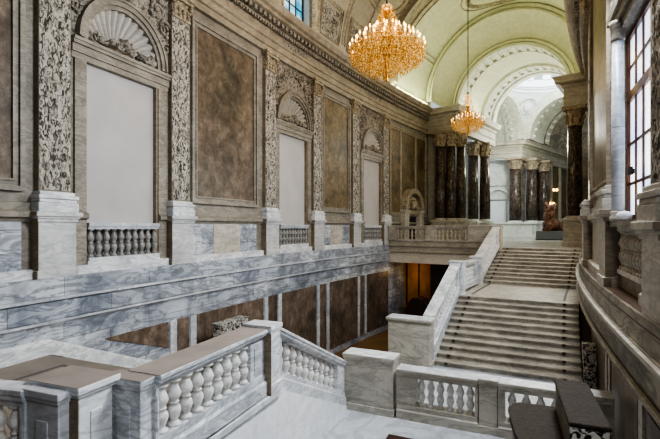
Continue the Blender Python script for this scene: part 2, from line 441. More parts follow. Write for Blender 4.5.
# ---------------------------------------------------------------- pilasters
def pilaster(side, s, label, wid=.36, so=-.09):
    t = thing('pilaster', label, 'pilaster', P(s, D(side, -.15), 0), 'carved pilasters between the wall panels')
    pm = M['ped'] if side == 'L' else M['ped_r']
    mb = MB(); pw = wid + .07
    mb.sbox(s - pw, s + pw, D(side, -.3), D(side, -.03), .0, 1.24, 1)
    mb.sbox(s - pw - .04, s + pw + .04, D(side, -.3), D(side, .0), .0, .17, 1)
    mb.sbox(s - pw - .03, s + pw + .03, D(side, -.3), D(side, .0), 1.2, 1.28, 1)
    mb.sbox(s - pw - .1, s + pw + .1, D(side, -.3), D(side, .07), 1.32, 1.42, 1)
    mb.sbox(s - pw - .06, s + pw + .06, D(side, -.3), D(side, .03), 1.27, 1.33, 1)
    pd = mb.build('pedestal', pm, t, .012)
    mb = MB()
    for e, o, z0, z1 in ((.004, -.035, .175, 1.2), (.044, -.006, .01, .165), (.034, -.006, 1.2, 1.275), (.104, .06, 1.33, 1.41)):
        mb.sbox(s - pw - e - .004, s - pw - e + .01, D(side, -.3), D(side, o), z0, z1, 1)
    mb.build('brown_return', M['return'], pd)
    mb = MB()
    for k, (e, o, z0, z1) in enumerate(((.1, .02, 1.42, 1.62), (.07, 0, 1.62, 1.7), (.1, .03, 1.7, 1.78), (.04, -.03, 1.78, 1.86))):
        mb.sbox(s - wid - e, s + wid + e, D(side, -.3), D(side, o), z0, z1, 1)
    mb.build('base', M['white'] if side == 'L' else M['ped_r'], t, .015)
    mb = MB(); mb.sbox(s - wid, s + wid, D(side, -.3), D(side, so - .035), 1.84, 7.3, 1)
    sh = mb.build('shaft', M['upper'] if side == 'L' else M['ent'], t)
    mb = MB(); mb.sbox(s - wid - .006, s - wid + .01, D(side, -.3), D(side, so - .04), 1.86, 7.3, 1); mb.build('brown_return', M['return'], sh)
    mb = MB()
    def fn(u, v):
        z = 1.9 + 5.35 * v; x = (u - .5) * 2
        # a candelabrum stem with mirrored scrolls
        st = max(0, 1 - abs(x) * 6) * (.6 + .4 * sin(z * 9))
        ph = z * 5.2; cx = .48 + .2 * sin(ph)
        sc = max(0, 1 - abs(abs(x) - cx) * 4.5)
        nn = noise.noise(Vector((abs(x) * 3, z * 6, 3)))
        e = min(1, (1 - abs(x)) * 12)
        o = so - .03 + (.03 * max(st, sc) + .035 * max(0, nn)) * e
        return P(s + x * (wid - .005), D(side, o), z)
    mb.grid(fn, 22, 150)
    mb.build('carved_panel', M['relief'], sh)
    mb = MB()
    for e, o, z0, z1 in ((.02, -.08, 7.28, 7.36), (.0, -.1, 7.36, 7.8), (.07, -.0, 7.8, 7.9), (.1, .04, 7.9, 8.0)):
        mb.sbox(s - wid - e, s + wid + e, D(side, -.3), D(side, o), z0, z1, 1)
    for k in range(4):
        x = s - wid + (k + .5) * wid / 2
        for zz, rr in ((7.42, .055), (7.55, .06)):
            mb.blob(P(x, D(side, -.08), zz), .05, .07, .09)
    for sg in (-1, 1):
        mb.blob(P(s + sg * (wid - .02), D(side, -.05), 7.72), .08, .08, .09)
    mb.build('capital', M['capital'], t)
    return t


plabels = ['carved marble pilaster nearest the camera, left of the first shell niche', 'carved marble pilaster right of the first shell niche, beside the big brown panel',
           'carved marble pilaster left of the second shell niche, beyond the big brown panel', 'carved marble pilaster right of the second shell niche',
           'carved marble pilaster left of the third shell niche', 'carved marble pilaster at the left end of the bridge balustrade, right of third niche']
for s, l in zip(PIL, plabels): pilaster('L', s, l)
for s, l in zip((6.9, 10.75, 16.2), ('pilaster on a stepped pedestal at the right picture edge, in front of the brown window', 'pilaster on the white-capped pedestal left of the bluish column on the right wall', 'far pilaster on the right wall at the top of the stair bulge')):
    q = pilaster('R', s, l, .36, -.09 if s < 8 else -.2)
    if s < 8: q.location.z -= .26


# ---------------------------------------------------------------- niches
def arc_band(mb, side, c, r0, r1, o0, o1, n=20, zc=SP):
    rings = []
    for k in range(n + 1):
        a = pi * k / n
        rings.append([P(c + r * cos(a), D(side, o), zc + r * sin(a)) for r, o in ((r0, o0), (r0, o1), (r1, o1), (r1, o0))])
    mb.loft(rings)


def spiral(side, c0, z0, R, turns, o, sgn, ph=0, n=26):
    pts = []
    for k in range(n + 1):
        t = k / n; a = ph + sgn * turns * 2 * pi * t; r = R * (1 - .85 * t)
        pts.append(P(c0 + r * cos(a), D(side, o), z0 + r * sin(a)))
    return pts


baluster_prof = [(.15, 0), (.15, .07), (.09, .09), (.085, .13), (.13, .22), (.165, .33), (.14, .42), (.085, .475), (.12, .49), (.12, .52), (.085, .535), (.13, .6), (.17, .68), (.14, .77), (.085, .88), (.075, .92), (.11, .935), (.11, .955), (.15, .96), (.15, 1)]
mb = MB(); mb.lathe((0, 0, 0), baluster_prof, 14); BAL = mb.mesh('baluster', M['baluster'])
mb = MB(); mb.lathe((0, 0, 0), baluster_prof, 8); BAL_LO = mb.mesh('baluster_far', M['ped_dark'])
mb = MB(); mb.lathe((0, 0, 0), baluster_prof, 10); BAL_SHADE = mb.mesh('baluster_shadowed', M['bal_shade'])


def niche(side, c, label, blabel):
    t = thing('shell_niche', label, 'niche', P(c, D(side, -.27), .3))
    mb = MB()     # impost
    for z0, z1, e in ((5.02, 5.16, .0), (5.16, 5.34, .04), (5.34, 5.42, .09), (5.42, 5.5, .12)):
        mb.sbox(c - 1.5, c + 1.5, D(side, -.6), D(side, -.22 + e), z0, z1, 1)
    mb.build('impost', M['upper'], t)
    mb = MB()
    arc_band(mb, side, c, HW - .02, HW + .08, -.5, -.2); arc_band(mb, side, c, HW + .08, HW + .2, -.3, -.14); arc_band(mb, side, c, HW + .2, HW + .26, -.3, -.1)
    mb.build('archivolt', M['upper'], t)
    mb = MB()
    nr = 15
    def shell(u, v):
        a = pi * u; r = .1 + (HW - .1) * v
        rib = abs(sin(nr * a)) ** .7
        o = -.62 + .26 * (v ** 2.2) + .17 * rib * (v ** .9)
        rr = r * (1 + .04 * rib * v)
        return P(c - rr * cos(a), D(side, o), SP + .06 + rr * sin(a))
    mb.grid(shell, 180, 10)
    mb.build('shell', M['shell'], t)
    mb = MB()
    for sg in (-1, 1):
        mb.tube(spiral(side, c + sg * .18, SP + .2, .15, 1.6, -.2, sg, pi / 2), .04, 6)
        mb.tube(spiral(side, c + sg * .82, SP + .16, .13, 1.5, -.2, -sg, pi / 2), .035, 6)
        mb.tube([P(c + sg * (.2 + .6 * k / 8), D(side, -.2), SP + .16 + .1 * sin(k / 8 * 6.28)) for k in range(9)], .05, 6)
        mb.blob(P(c + sg * .5, D(side, -.22), SP + .12), .18, .07, .09, .3)
    mb.blob(P(c, D(side, -.2), SP + .26), .13, .1, .17)
    mb.build('scroll_ornament', M['carve'], t)
    mb = MB()
    def span(u, v):
        x = -1.46 + 2.92 * u; q = HW + .27
        z0 = SP + (sqrt(q * q - x * x) if abs(x) < q else 0); z = z0 + (TOP - .03 - z0) * v
        nn = noise.noise(Vector((x * 4.5 + 7 * c, z * 4.5, 1))); n2 = noise.noise(Vector((x * 10, z * 10, c)))
        e = min(1, 10 * min(v, 1 - v, u, 1 - u))
        return P(c + x, D(side, -.26 + .1 * e * (max(0, nn) + .35 * abs(n2))), z)
    mb.grid(span, 72, 34); mb.build('spandrel_field', M['carve'], t)
    mb = MB()     # spandrel relief
    for sg in (-1, 1):
        base = c + sg * 1.0
        for (dx, dz, R, tr) in ((.36, 1.25, .22, 1.6), (.1, 1.7, .3, 1.8), (-.45, 2.1, .24, 1.6), (.4, .7, .16, 1.4), (.36, 2.15, .2, 1.5), (-.85, 2.2, .15, 1.3)):
            mb.tube(spiral(side, base + sg * dx, SP + dz, R, tr, -.22, sg, pi * .3), .05, 6, .5)
            for q in range(4):
                a = random.random() * 6.28
                mb.blob(P(base + sg * dx + R * cos(a), D(side, -.23), SP + dz + R * sin(a)), .09, .06, .07, a)
    mb.build('spandrel_relief', M['carve'], t)
    if side == 'L':
        mb = MB(); mb.sbox(c - HW + .005, c + HW - .06, D(side, -.42), D(side, -.36), 1.0, 5.02, 1); mb.sbox(c - HW + .005, c + HW - .06, D(side, -.5), D(side, -.46), .3, 1.0, 1)
        mb.build('grey_infill_panel', M['fill'], t)
        mb = MB()
        mb.sbox(c + HW - .06, c + HW, D(side, -.5), D(side, -.24), .28, 5.02, 1)
        mb.build('brown_reveal', M['return'], t)
    mb = MB()
    for sg in (-1, 1):
        a = c + sg * (HW + .0); b_ = c + sg * (HW + .3)
        mb.sbox(min(a, b_), max(a, b_), D(side, -.3), D(side, -.21), .2, 5.02, 1)
    mb.build('jamb', M['jamb'], t)
    # balustrade standing in the opening
    tb = thing('niche_balustrade', blabel, 'balustrade', P(c, D(side, -.24), .28))
    x0, x1 = c - HW + .02, c + HW - .02
    mb = MB(); mb.sbox(x0, x1, D(side, -.35), D(side, -.14), 1.1, 1.2, 1); mb.sbox(x0, x1, D(side, -.35), D(side, -.17), 1.04, 1.1, 1)
    mb.build('rail', M['pale'] if side == 'L' else M['ped_r'], tb, .01)
    mb = MB(); mb.sbox(x0, x1, D(side, -.35), D(side, -.15), .281, .36, 1)
    mb.build('plinth', M['white'] if side == 'L' else M['ped_r'], tb)
    mb = MB(); mb.sbox(c - HW - .3, c + HW + .3, D(side, -.3), D(side, -.14), 0, .2, 1); mb.sbox(c - HW, c + HW, D(side, -.3), D(side, -.16), .2, .28, 1); mb.build('base_course', M['white'] if side == 'L' else M['ped_r'], tb)
    nb = 10
    me = BAL_SHADE if side == 'L' else BAL_LO
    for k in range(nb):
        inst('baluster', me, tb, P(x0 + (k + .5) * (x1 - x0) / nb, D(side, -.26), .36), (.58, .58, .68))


niche('L', NICHE[0], 'nearest tall shell-topped niche filled with a plain grey panel', 'small marble balustrade at the foot of the nearest shell niche')
niche('L', NICHE[1], 'second tall shell-topped niche, between the two brown wall panels', 'small marble balustrade at the foot of the second shell niche')
niche('L', NICHE[2], 'farthest shell-topped niche on the left wall, behind the big chandelier', 'small marble balustrade at the foot of the farthest shell niche')


# ---------------------------------------------------------------- big marble panels
def panel(side, s0, s1, label, mat, z0=1.84, z1=7.68, fm='upper', dado=True, split=None):
    t = thing('marble_panel', label, 'wall panel', P((s0 + s1) / 2, D(side, -.27), z0))
    mb = MB()
    def frame(a, b_, c, d_, w, o0, o1):
        mb.sbox(a, a + w, D(side, o0), D(side, o1), c, d_, 1); mb.sbox(b_ - w, b_, D(side, o0), D(side, o1), c, d_, 1)
        mb.sbox(a + w, b_ - w, D(side, o0), D(side, o1), d_ - w, d_); mb.sbox(a + w, b_ - w, D(side, o0), D(side, o1), c, c + w)
    frame(s0, s1, z0, z1, .1, -.28, -.17); frame(s0 + .1, s1 - .1, z0 + .1, z1 - .1, .09, -.28, -.22); frame(s0 + .19, s1 - .19, z0 + .19, z1 - .19, .05, -.28, -.19)
    mb.build('frame', M[fm], t, .01)
    mb = MB(); mb.sbox(s0 + .22, s1 - .22, D(side, -.28), D(side, -.235), z0 + .22, z1 - .22)
    mb.build('slab', mat, t)
    if split:
        mb = MB()
        for s in split: mb.sbox(s - .12, s + .12, D(side, -.25), D(side, -.2), z0 + .2, z1 - .2, 1)
        mb.build('dividing_strip', M['ent'], t)
    if dado:
        d = thing('dado_panel', label.replace('panel', 'panel dado', 1) if False else dado, 'wall panel', P((s0 + s1) / 2, D(side, -.27), .2))
        mb = MB(); mb.sbox(s0 + .05, s1 - .05, D(side, -.28), D(side, -.24), .2, 1.2)
        mb.build('slab', M['wall'] if side == 'L' else M['ped_r'], d)
        mb = MB(); q = (s1 - s0) * .3; mb.sbox(s0 + q, s1 - q, D(side, -.25), D(side, -.225), .2, 1.2)
        mb.build('beige_inset', M['ped_r'], d)


panel('L', 2.6, 6.6, 'dark brown marble panel cut off by the left picture edge', M['breccia'], dado='grey marble dado below the panel at the left picture edge')
panel('L', 11.6, 15.1, 'largest brown breccia wall panel, between the first and second niches', M['breccia'], dado='grey marble dado with beige centre below the largest brown panel')
panel('L', 20.05, 23.0, 'olive brown wall panel between the second and third niches', M['olive'], dado='grey marble dado below the olive brown panel')
panel('L', 27.95, 33.7, 'greenish brown wall panel in three parts, above the bridge', M['olive'], fm='ent', dado=None, split=(29.6, 31.9))
panel('R', 11.3, 15.5, 'narrow olive panel between the pilasters of the right wall', M['olive'], fm='ent', dado='stone dado between the right wall pedestals')


# ---------------------------------------------------------------- lower wall panels
def low_panel(side, s0, s1, label, zt, zb0, zb1):
    t = MB(); q = 0 if side == 'L' else -.3; o0, o1 = D(side, q), D(side, q + .02)
    n = max(1, int((s1 - s0) / .8))
    t.loft([[P(s, o0, zb0 + (zb1 - zb0) * k), P(s, o1, zb0 + (zb1 - zb0) * k), P(s, o1, zt), P(s, o0, zt)] for k, s in ((i / n, s0 + (s1 - s0) * i / n) for i in range(n + 1))])
    o = t.build('breccia_panel', M['breccia_low'])
    tag(o, label, 'wall panel')


low_panel('L', 8.35, 10.42, 'triangular brown marble panel above the sloping white skirting', -1.6, -1.62, -2.35)
low_panel('L', 10.78, 11.25, 'narrow brown panel between two pale strips, right of the triangular panel', -1.6, -3.0, -3.3)
low_panel('L', 11.6, 15.15, 'brown lower wall panel behind the black and white newel', -1.6, -3.6, -4.9)
low_panel('L', 15.5, 16.1, 'narrow brown panel below the pilaster left of the second niche', -1.6, -4.9, -4.9)
low_panel('L', 16.45, 19.2, 'broad brown lower panel below the second niche', -1.6, -4.9, -4.9)
low_panel('L', 19.55, 20.1, 'narrow brown panel between pale strips right of the broad lower panel', -1.6, -4.9, -4.9)
low_panel('L', 20.45, 23.4, 'brown lower wall panel below the olive wall panel', -1.6, -4.9, -4.9)
low_panel('L', 23.7, 24.2, 'narrowest brown lower panel below the third niche', -1.6, -4.9, -4.9)
low_panel('L', 24.5, 27.3, 'last brown lower wall panel beside the dark opening under the bridge', -1.6, -4.9, -4.9)
low_panel('R', 4.0, 8.3, 'reddish brown panel low on the right wall at the bottom right corner', -1.55, -3.1, -3.1)
low_panel('R', 8.9, 11.5, 'largest reddish brown panel low on the right wall', -1.55, -3.1, -3.1)
low_panel('R', 12.4, 14.6, 'slim brown panel low on the right wall beside the mottled newel', -1.55, -3.1, -3.1)
mb = MB()
for s in (8.6, 11.72, 12.22): mb.sbox(s - .14, s + .14, D('R', -.35), D('R', -.26), -3.1, -1.2, 1)
mb.build('pale_strip', M['ped_r'], WR)
mb = MB()
for s in (10.6, 11.42, 15.33, 16.28, 19.38, 20.28, 23.55, 24.35): mb.sbox(s - .12, s + .12, D('L', -.02), D('L', .035), -4.9, -1.6, 1)
mb.build('pale_strip', M['pale'], WL)

# ---------------------------------------------------------------- floors
mb = MB(); mb.sbox(27.6, 72, -8, 13, -.3, 0, 24); struct(mb.build('floor', M['floor']))
mb = MB(); mb.sbox(-1.9, 14.9, 5.35, W + .35, ZLOW - .3, ZLOW, 10); f = struct(mb.build('floor', M['floor_low']))
mb = MB(); mb.sbox(1.5, 36, -.6, 6.3, ZG - .2, ZG, 14); struct(mb.build('floor', M['ground']))
mb = MB(); mb.sbox(10.9, 14.9, 5.3, 5.42, ZG, ZLOW, 3); mb.sbox(14.88, 14.98, 5.3, 6.3, ZG, ZLOW, 1); struct(mb.build('wall_passage', M['ped_dark']))
mb = MB(); mb.sbox(1.5, 6.9, -.1, 5.3, ZM - .3, ZM, 3); p = struct(mb.build('floor_platform', M['floor_brown']))
mb = MB()
mb.sbox(3.0, 6.56, .98, 1.06, ZM, ZM + .004, 3); mb.sbox(6.48, 6.56, 1.06, 1.5, ZM, ZM + .004, 1)
mb.build('dark_border', M['floor_line'], p)
mb = MB()     # white skirting on the left wall: level, then running down with the flight
pf = lambda z: [(0, z), (.1, z), (.1, z + .26), (.06, z + .3), (0, z + .32)]
mb.sweep([(d, z) for d, z in pf(ZM)], 1.5, 6.95)
A, B = P(6.95, .0, 0), P(10.9, 0, 0)
mb.loft([[P(6.95, d, z) for d, z in pf(ZM)], [P(8.9, d, z) for d, z in pf(ZM - .87)], [P(10.9, d, z) for d, z in pf(ZM - 1.75)], [P(16.5, d, z) for d, z in pf(ZG + .05)]])
struct(mb.build('baseboard_left', M['white']))

# flight going down beside the left wall
st = thing('descending_stair', 'flight of steps going down beside the left wall, behind the near balustrade', 'staircase', P(8.7, 2.6, ZLOW))
for k in range(10):
    mb = MB(); s = 6.9 + .36 * k; z = ZM - .155 * (k + 1)
    mb.sbox(s, s + .38, -.0, 5.25, z - .4, z, 1); mb.build('step', M['step'], st)
for k in range(13):
    mb = MB(); s = 10.9 + .36 * k; z = ZLOW - .155 * (k + 1)
    mb.sbox(s, s + .38, -.0, 5.25, z - .4, z, 1); mb.build('step', M['step'], st)
mb = MB(); mb.sbox(10.5, 10.92, 0, 5.25, ZLOW - .4, ZLOW, 1); mb.build('landing', M['step'], st)

# ---------------------------------------------------------------- main staircase
main = thing('main_staircase', 'broad marble staircase of two flights climbing to the columned upper hall', 'staircase', P(14.9, 8.6, ZLOW))
DI, DO = 6.62, W - .02
def steps(s0, tread, n, z0):
    for k in range(n):
        s = s0 + tread * k; z = z0 + .15 * (k + 1); e = s + (tread if k < n - 1 else .3)
        mb = MB(); mb.sbox(s, e + .02, DI, DO, z - .34, z - .045, 1)
        o = mb.build('step', M['riser'], main)
        mb = MB(); mb.sbox(s - .045, e + .01, DI, DO, z - .05, z, 1); mb.build('tread', M['step'], o, .008)
        for d in (6.98, 10.15):
            mb = MB(); mb.box(P(s - .05, d, z - .045), .09, .03, .07, 0); mb.build('carpet_clip', M['darkwood'], o)
steps(14.85, .39, 11, ZLOW)
S_MID = 14.85 + .39 * 10
mb = MB(); mb.sbox(S_MID + .28, 23.3, DI, DO, ZMID - .34, ZMID, 4); la = mb.build('half_landing', M['step'], main)
mb = MB(); mb.sbox(S_MID + .5, 23.2, 6.95, 7.03, ZMID, ZMID + .006, 4); mb.sbox(S_MID + .5, 23.2, 10.1, 10.18, ZMID, ZMID + .006, 4); mb.build('dark_inlay', M['black'], la)
steps(23.2, .475, 10, ZMID)
mb = MB()     # solid side below the stair
rings = []
for s, z in ((14.9, ZLOW), (S_MID + .1, ZMID - .15), (23.2, ZMID - .15), (27.7, -.2)):
    rings.append([P(s, 6.25, ZG), P(s, 6.62, ZG), P(s, 6.62, z), P(s, 6.25, z)])
mb.loft(rings); mb.build('string_wall', M['white'], main)
mb = MB()
rings = [[P(s, 10.5, ZG), P(s, 10.98, ZG), P(s, 10.98, z), P(s, 10.5, z)] for s, z in ((14.95, ZLOW - .1), (S_MID + .1, ZMID - .25), (23.2, ZMID - .25), (27.9, -.3))]
mb.loft(rings); mb.build('side_channel', M['darkwood'], main)


# ---------------------------------------------------------------- balustrades
def balustrade(label, A, B, h=1.05, w=.42, n=8, b0=.3, b1=.3, rm='rail', bm=None, top=None, name='balustrade', ph=.3, grp=None, rt=.19, off=0.0, bs=.52):
    """A, B world points on the floor line; b0/b1 solid end blocks; n balusters between"""
    A = Vector(A); B = Vector(B); L = (Vector((B.x, B.y, 0)) - Vector((A.x, A.y, 0))).length
    t = thing(name, label, 'balustrade', (A + B) / 2, grp)
    k = w / 2
    mb = MB(); mb.bar(A, B, [(-k * .62, h - rt), (k * .62, h - rt), (k * .68, h - rt * .72), (k * .9, h - rt * .6), (k * .92, h - rt * .36), (k * 1.02, h - rt * .3), (k * 1.02, h - .004), (-k * 1.02, h - .004), (-k * 1.02, h - rt * .3), (-k * .92, h - rt * .36), (-k * .9, h - rt * .6), (-k * .68, h - rt * .72)])
    ra = mb.build('rail', M[rm], t, .008)
    if top:
        mb = MB(); mb.bar(A, B, [(-k * .99, h - .006), (k * .96, h - .006), (k * .96, h), (-k * .99, h)]); mb.build('top_surface', M[top], ra)
    mb = MB(); mb.bar(A, B, [(-k * .95, -.02), (k * .95, -.02), (k * .95, ph * .62), (k * .78, ph * .7), (k * .78, ph), (-k * .78, ph), (-k * .78, ph * .7), (-k * .95, ph * .62)]); mb.build('plinth', M[rm], t)
    for f0, f1 in ((0, b0 / L), (1 - b1 / L, 1)):
        if f1 - f0 > .001:
            mb = MB(); mb.bar(A.lerp(B, f0), A.lerp(B, f1), [(-k * .7, ph - .01), (k * .7, ph - .01), (k * .7, h - rt + .01), (-k * .7, h - rt + .01)])
            q0, q1 = A.lerp(B, f0 + (f1 - f0) * .25), A.lerp(B, f0 + (f1 - f0) * .75)
            mb.bar(q0, q1, [(-k * .75, ph + .08), (k * .75, ph + .08), (k * .75, h - rt - .08), (-k * .75, h - rt - .08)])
            mb.build('end_block', M[rm], t)
    hb = h - rt - ph
    dr = B - A; dr.z = 0; dr.normalize(); offv = Vector((dr.y, -dr.x, 0)) * off
    for i in range(n):
        f_ = b0 / L + (1 - (b0 + b1) / L) * (i + .5) / n
        q = A.lerp(B, f_); sl = abs(B.z - A.z) / L * .06
        inst('baluster', bm or BAL, t, q + offv + Vector((0, 0, ph - sl)), (bs, bs, hb + 2 * sl))
    return t


def pier(label, s0, s1, d0, d1, z0, h, mat='rail', topm=None, cap=.05, name='newel_pier', ch=.12, ret=False):
    t = thing(name, label, 'pier', P((s0 + s1) / 2, (d0 + d1) / 2, z0))
    mb = MB(); mb.sbox(s0, s1, d0, d1, z0, z0 + h - ch, 1)
    bd = mb.build('block', M[mat], t, .01)
    mb = MB()
    m_ = .14
    if d1 - d0 > .4: mb.sbox(s0 - .012, s1 + .012, d0 + m_, d1 - m_, z0 + .3, z0 + h - .3, 1)
    if s1 - s0 > .4: mb.sbox(s0 + m_, s1 - m_, d0 - .012, d1 + .012, z0 + .3, z0 + h - .3, 1)
    if mb.v: mb.build('raised_field', M[mat], bd, .006)
    mb = MB(); mb.sbox(s0 - .03, s1 + .03, d0 - .03, d1 + .03, z0, z0 + .16, 1); mb.build('foot', M[mat], t, .01)
    mb = MB(); mb.sbox(s0 - cap * .5, s1 + cap * .5, d0 - cap * .5, d1 + cap * .5, z0 + h - ch, z0 + h - ch * .6, 1)
    mb.sbox(s0 - cap, s1 + cap, d0 - cap, d1 + cap, z0 + h - ch * .65, z0 + h - .004, 1)
    c = mb.build('cap', M[mat], t, .01)
    if ret:
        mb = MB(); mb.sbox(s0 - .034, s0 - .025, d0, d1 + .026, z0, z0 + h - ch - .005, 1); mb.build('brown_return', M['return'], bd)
    if topm:
        mb = MB(); mb.sbox(s0 - cap * .9, s1 + cap * .9, d0 - cap * .9, d1 + cap * .9, z0 + h - .006, z0 + h, 1); mb.build('top_surface', M[topm], c)
    return t


# near level balustrade of the left platform
balustrade('near grey marble balustrade with warm-lit brown top, running level to the corner newel', P(4.22, 5.27, ZM), P(6.72, 5.27, ZM), 1.06, .48, 9, .05, .42, 'rail', None, 'railtop', ph=.34, rt=.17, off=.1, bs=.5)
pier('large square pier with flat brown top, foreground left', 3.52, 3.95, 4.45, 5.08, ZM, 1.11, 'white', 'railtop', .06, ret=True)
pier('small marble pier between the large square pier and the near balustrade', 4.02, 4.22, 4.92, 5.4, ZM, 1.05, 'rail', 'railtop', .03)
pier('corner newel where the near balustrade turns down to the landing', 6.74, 7.08, 5.04, 5.54, ZM, 1.11, 'white', None, .03, ret=True)
balustrade('white marble balustrade sloping down from the corner newel to the landing', P(7.08, 5.3, ZM), P(10.4, 5.3, ZLOW + .08), 1.05, .4, 10, .22, .4, 'white', None)
mb = MB()     # white side wall below the level and the sloping balustrade
rings = [[P(s, 5.0, ZLOW), P(s, 5.5, ZLOW), P(s, 5.5, z), P(s, 5.0, z)] for s, z in ((1.5, ZM), (7.05, ZM), (10.4, ZLOW + .08))]
mb.loft(rings); w = struct(mb.build('wall_landing', M['pure']))
mb = MB(); mb.sbox(1.5, 7.06, 5.48, 5.56, ZM - .1, ZM + .0, 3); mb.sbox(1.5, 7.06, 5.48, 5.53, ZM - .16, ZM - .1, 3); mb.build('edge_moulding', M['white'], w, .01)
pier('broad landing pier at the foot of the sloping white balustrade', 10.42, 10.95, 5.42, 6.6, ZLOW, 1.3, 'ped_r', 'white', .03)
balustrade('balustrade across the lower landing in front of the main staircase', P(10.62, 6.68, ZLOW), P(10.62, 8.4, ZLOW), 1.1, .42, 6, .42, .06, 'ped_r', None, 'white', grp=None)
pier('middle post of the landing balustrade before the main staircase', 10.45, 10.79, 8.42, 8.78, ZLOW, 1.12, 'ped_r', 'white', .03)
balustrade('shorter end of the landing balustrade, against the right wall', P(10.62, 8.8, ZLOW), P(10.62, 10.8, ZLOW), 1.1, .42, 6, .12, .3, 'ped_r', None, 'white')

# front balustrade at the left picture edge
balustrade('white balustrade at the left picture edge in front of the large square pier', P(3.06, 2.1, ZM), P(3.42, 4.54, ZM), 1.07, .24, 9, .3, .06, 'white')
pier('panelled white post left of the large square pier', 3.36, 3.49, 4.55, 4.99, ZM, 1.08, 'white', None, .03)

# newel and balustrade on the left of the main stair
pier('panelled stone newel at the left foot of the main staircase', 14.3, 14.85, 5.3, 6.6, ZLOW, 1.46, 'ped_r', 'white', .06)
zA = ZLOW + .42
balustrade('lower white balustrade climbing the left side of the main staircase', P(14.9, 6.44, zA), P(18.9, 6.44, ZMID + .12), 1.08, .38, 13, .2, .2, 'white')
pier('square white newel on the half landing, left of the main staircase', 18.95, 19.6, 6.2, 6.68, ZMID - .15, 1.42, 'white', None, .05)
balustrade('short level balustrade beside the half landing', P(19.65, 6.44, ZMID + .1), P(22.6, 6.44, ZMID + .1), 1.05, .38, 8, .5, .5, 'white')
pier('newel at the start of the upper stair flight, left side', 22.65, 23.2, 6.2, 6.68, ZMID - .15, 1.42, 'white', None, .05)
balustrade('upper white balustrade climbing from the half landing to the bridge', P(23.2, 6.44, ZMID + .12), P(27.3, 6.44, .05), 1.08, .38, 13, .3, .3, 'white')
pier('top newel where the stair balustrade meets the bridge', 27.32, 27.8, 6.2, 6.68, -.15, 1.33, 'ped_dark', None, .05)

# ---------------------------------------------------------------- bridge of the upper floor
br = struct(MB().build('floor_bridge', M['ped_dark'])) if False else None
mb = MB()
mb.sbox(27.45, 30.5, -.3, 6.2, -.42, .0, 2); mb.sbox(27.35, 27.5, -.3, 6.2, -.06, .28, 1); mb.sbox(27.38, 27.5, -.3, 6.2, -.42, -.34, 1)
bf = struct(mb.build('floor_bridge', M['ped_dark']))
mb = MB(); mb.sbox(27.52, 30.5, -.3, 6.2, -1.08, -.42, 2); mb.build('fascia', M['fascia'], bf)
zb = .28
pier('first bridge post against the left wall', 27.3, 27.6, .02, .55, zb, .92, 'ped_r', None, .03)
balustrade('left half of the stone bridge balustrade, in front of the black doorway', P(27.45, .57, zb), P(27.45, 2.5, zb), .9, .3, 7, .12, .12, 'ped_r', BAL_LO, ph=.08, rt=.2)
pier('middle post of the bridge balustrade', 27.3, 27.6, 2.52, 2.95, zb, .92, 'ped_r', None, .03)
balustrade('right half of the stone bridge balustrade, before the dark columns', P(27.45, 2.97, zb), P(27.45, 4.9, zb), .9, .3, 7, .12, .12, 'ped_r', BAL_LO, ph=.08, rt=.2)
pier('solid stone end of the bridge balustrade beside the stair', 27.3, 27.6, 4.92, 6.15, zb, .92, 'ped_r', None, .03)
mb = MB(); mb.sbox(29.9, 30.1, -.3, 6.3, ZG, -.3, 1); wb = struct(mb.build('wall_back', M['darkwood']))
t = thing('ochre_screen', 'glowing ochre panelled screen in the opening under the bridge', 'screen', P(29.7, 2.2, ZG))
for k, (a, b_) in enumerate(((-.2, .18), (.24, 1.02), (1.1, 1.95))):
    mb = MB(); mb.sbox(29.65, 29.8, a, b_, ZG, -.95, 1); mb.build('screen_panel', M['orange'], t)
mb = MB()
for a in (.15, 1.0, 1.95): mb.sbox(29.6, 29.8, a, a + .1, ZG, -.95, 1)
mb.build('post', M['darkwood'], t)
mb = MB(); mb.sbox(29.0, 29.9, 2.1, 6.25, ZG, -.9, 2); struct(mb.build('wall_under_bridge', M['darkwood']))
t = thing('round_chest', 'dark rounded wooden chest in the opening under the bridge', 'chest', P(28.7, 1.5, ZG))
mb = MB(); prof = [(.8, ZG), (2.2, ZG), (2.2, -4.0)] + [(1.5 + .7 * cos(a), -4.0 + .7 * sin(a)) for a in [pi * k / 12 for k in range(13)]] + [(.8, -4.0)]
mb.sweep(prof, 28.3, 29.1, 1); mb.build('body', M['darkwood'], t)
mb = MB()
for s in (28.27, 28.95): mb.loft([[P(s, 1.5 + r * cos(a), -4.0 + r * sin(a)) for r in (.7, .74)] + [P(s + .12, 1.5 + r * cos(a), -4.0 + r * sin(a)) for r in (.74, .7)] for a in [pi * k / 12 for k in range(13)]])
mb.build('hoop', M['statue'], t)

# doorway in the wall above the bridge
t = thing('arched_doorway', 'small stone doorway with arched carved pediment and black opening, above the bridge', 'doorway', P(30.9, -.15, 0))
mb = MB()
for s0, s1 in ((29.55, 30.2), (31.9, 32.5)): mb.sbox(s0, s1, -.27, .12, 0, 2.1, 1); mb.sbox(s0 - .08, s1 + .08, -.27, .2, 2.1, 2.25, 1)
mb.build('jamb', M['ped_r'], t, .01)
mb = MB(); arc_band(mb, 'L', 31.03, 1.15, 1.5, -.27, .18, 16, 2.25); mb.sbox(30.2, 31.9, -.27, .05, 1.95, 2.25, 1)
mb.build('arched_pediment', M['capital'], t)
mb = MB()
for k in range(9):
    a = pi * (k + .5) / 9; mb.blob(P(31.03 + .75 * cos(a), -.05, 2.3 + .75 * sin(a)), .18, .12, .16, a)
mb.blob(P(31.03, 0, 2.6), .25, .15, .3)
mb.build('carved_crest', M['capital'], t)
mb = MB(); mb.sbox(30.2, 31.9, -.26, -.2, 0, 1.96, 1); mb.build('black_door', M['door'], t)

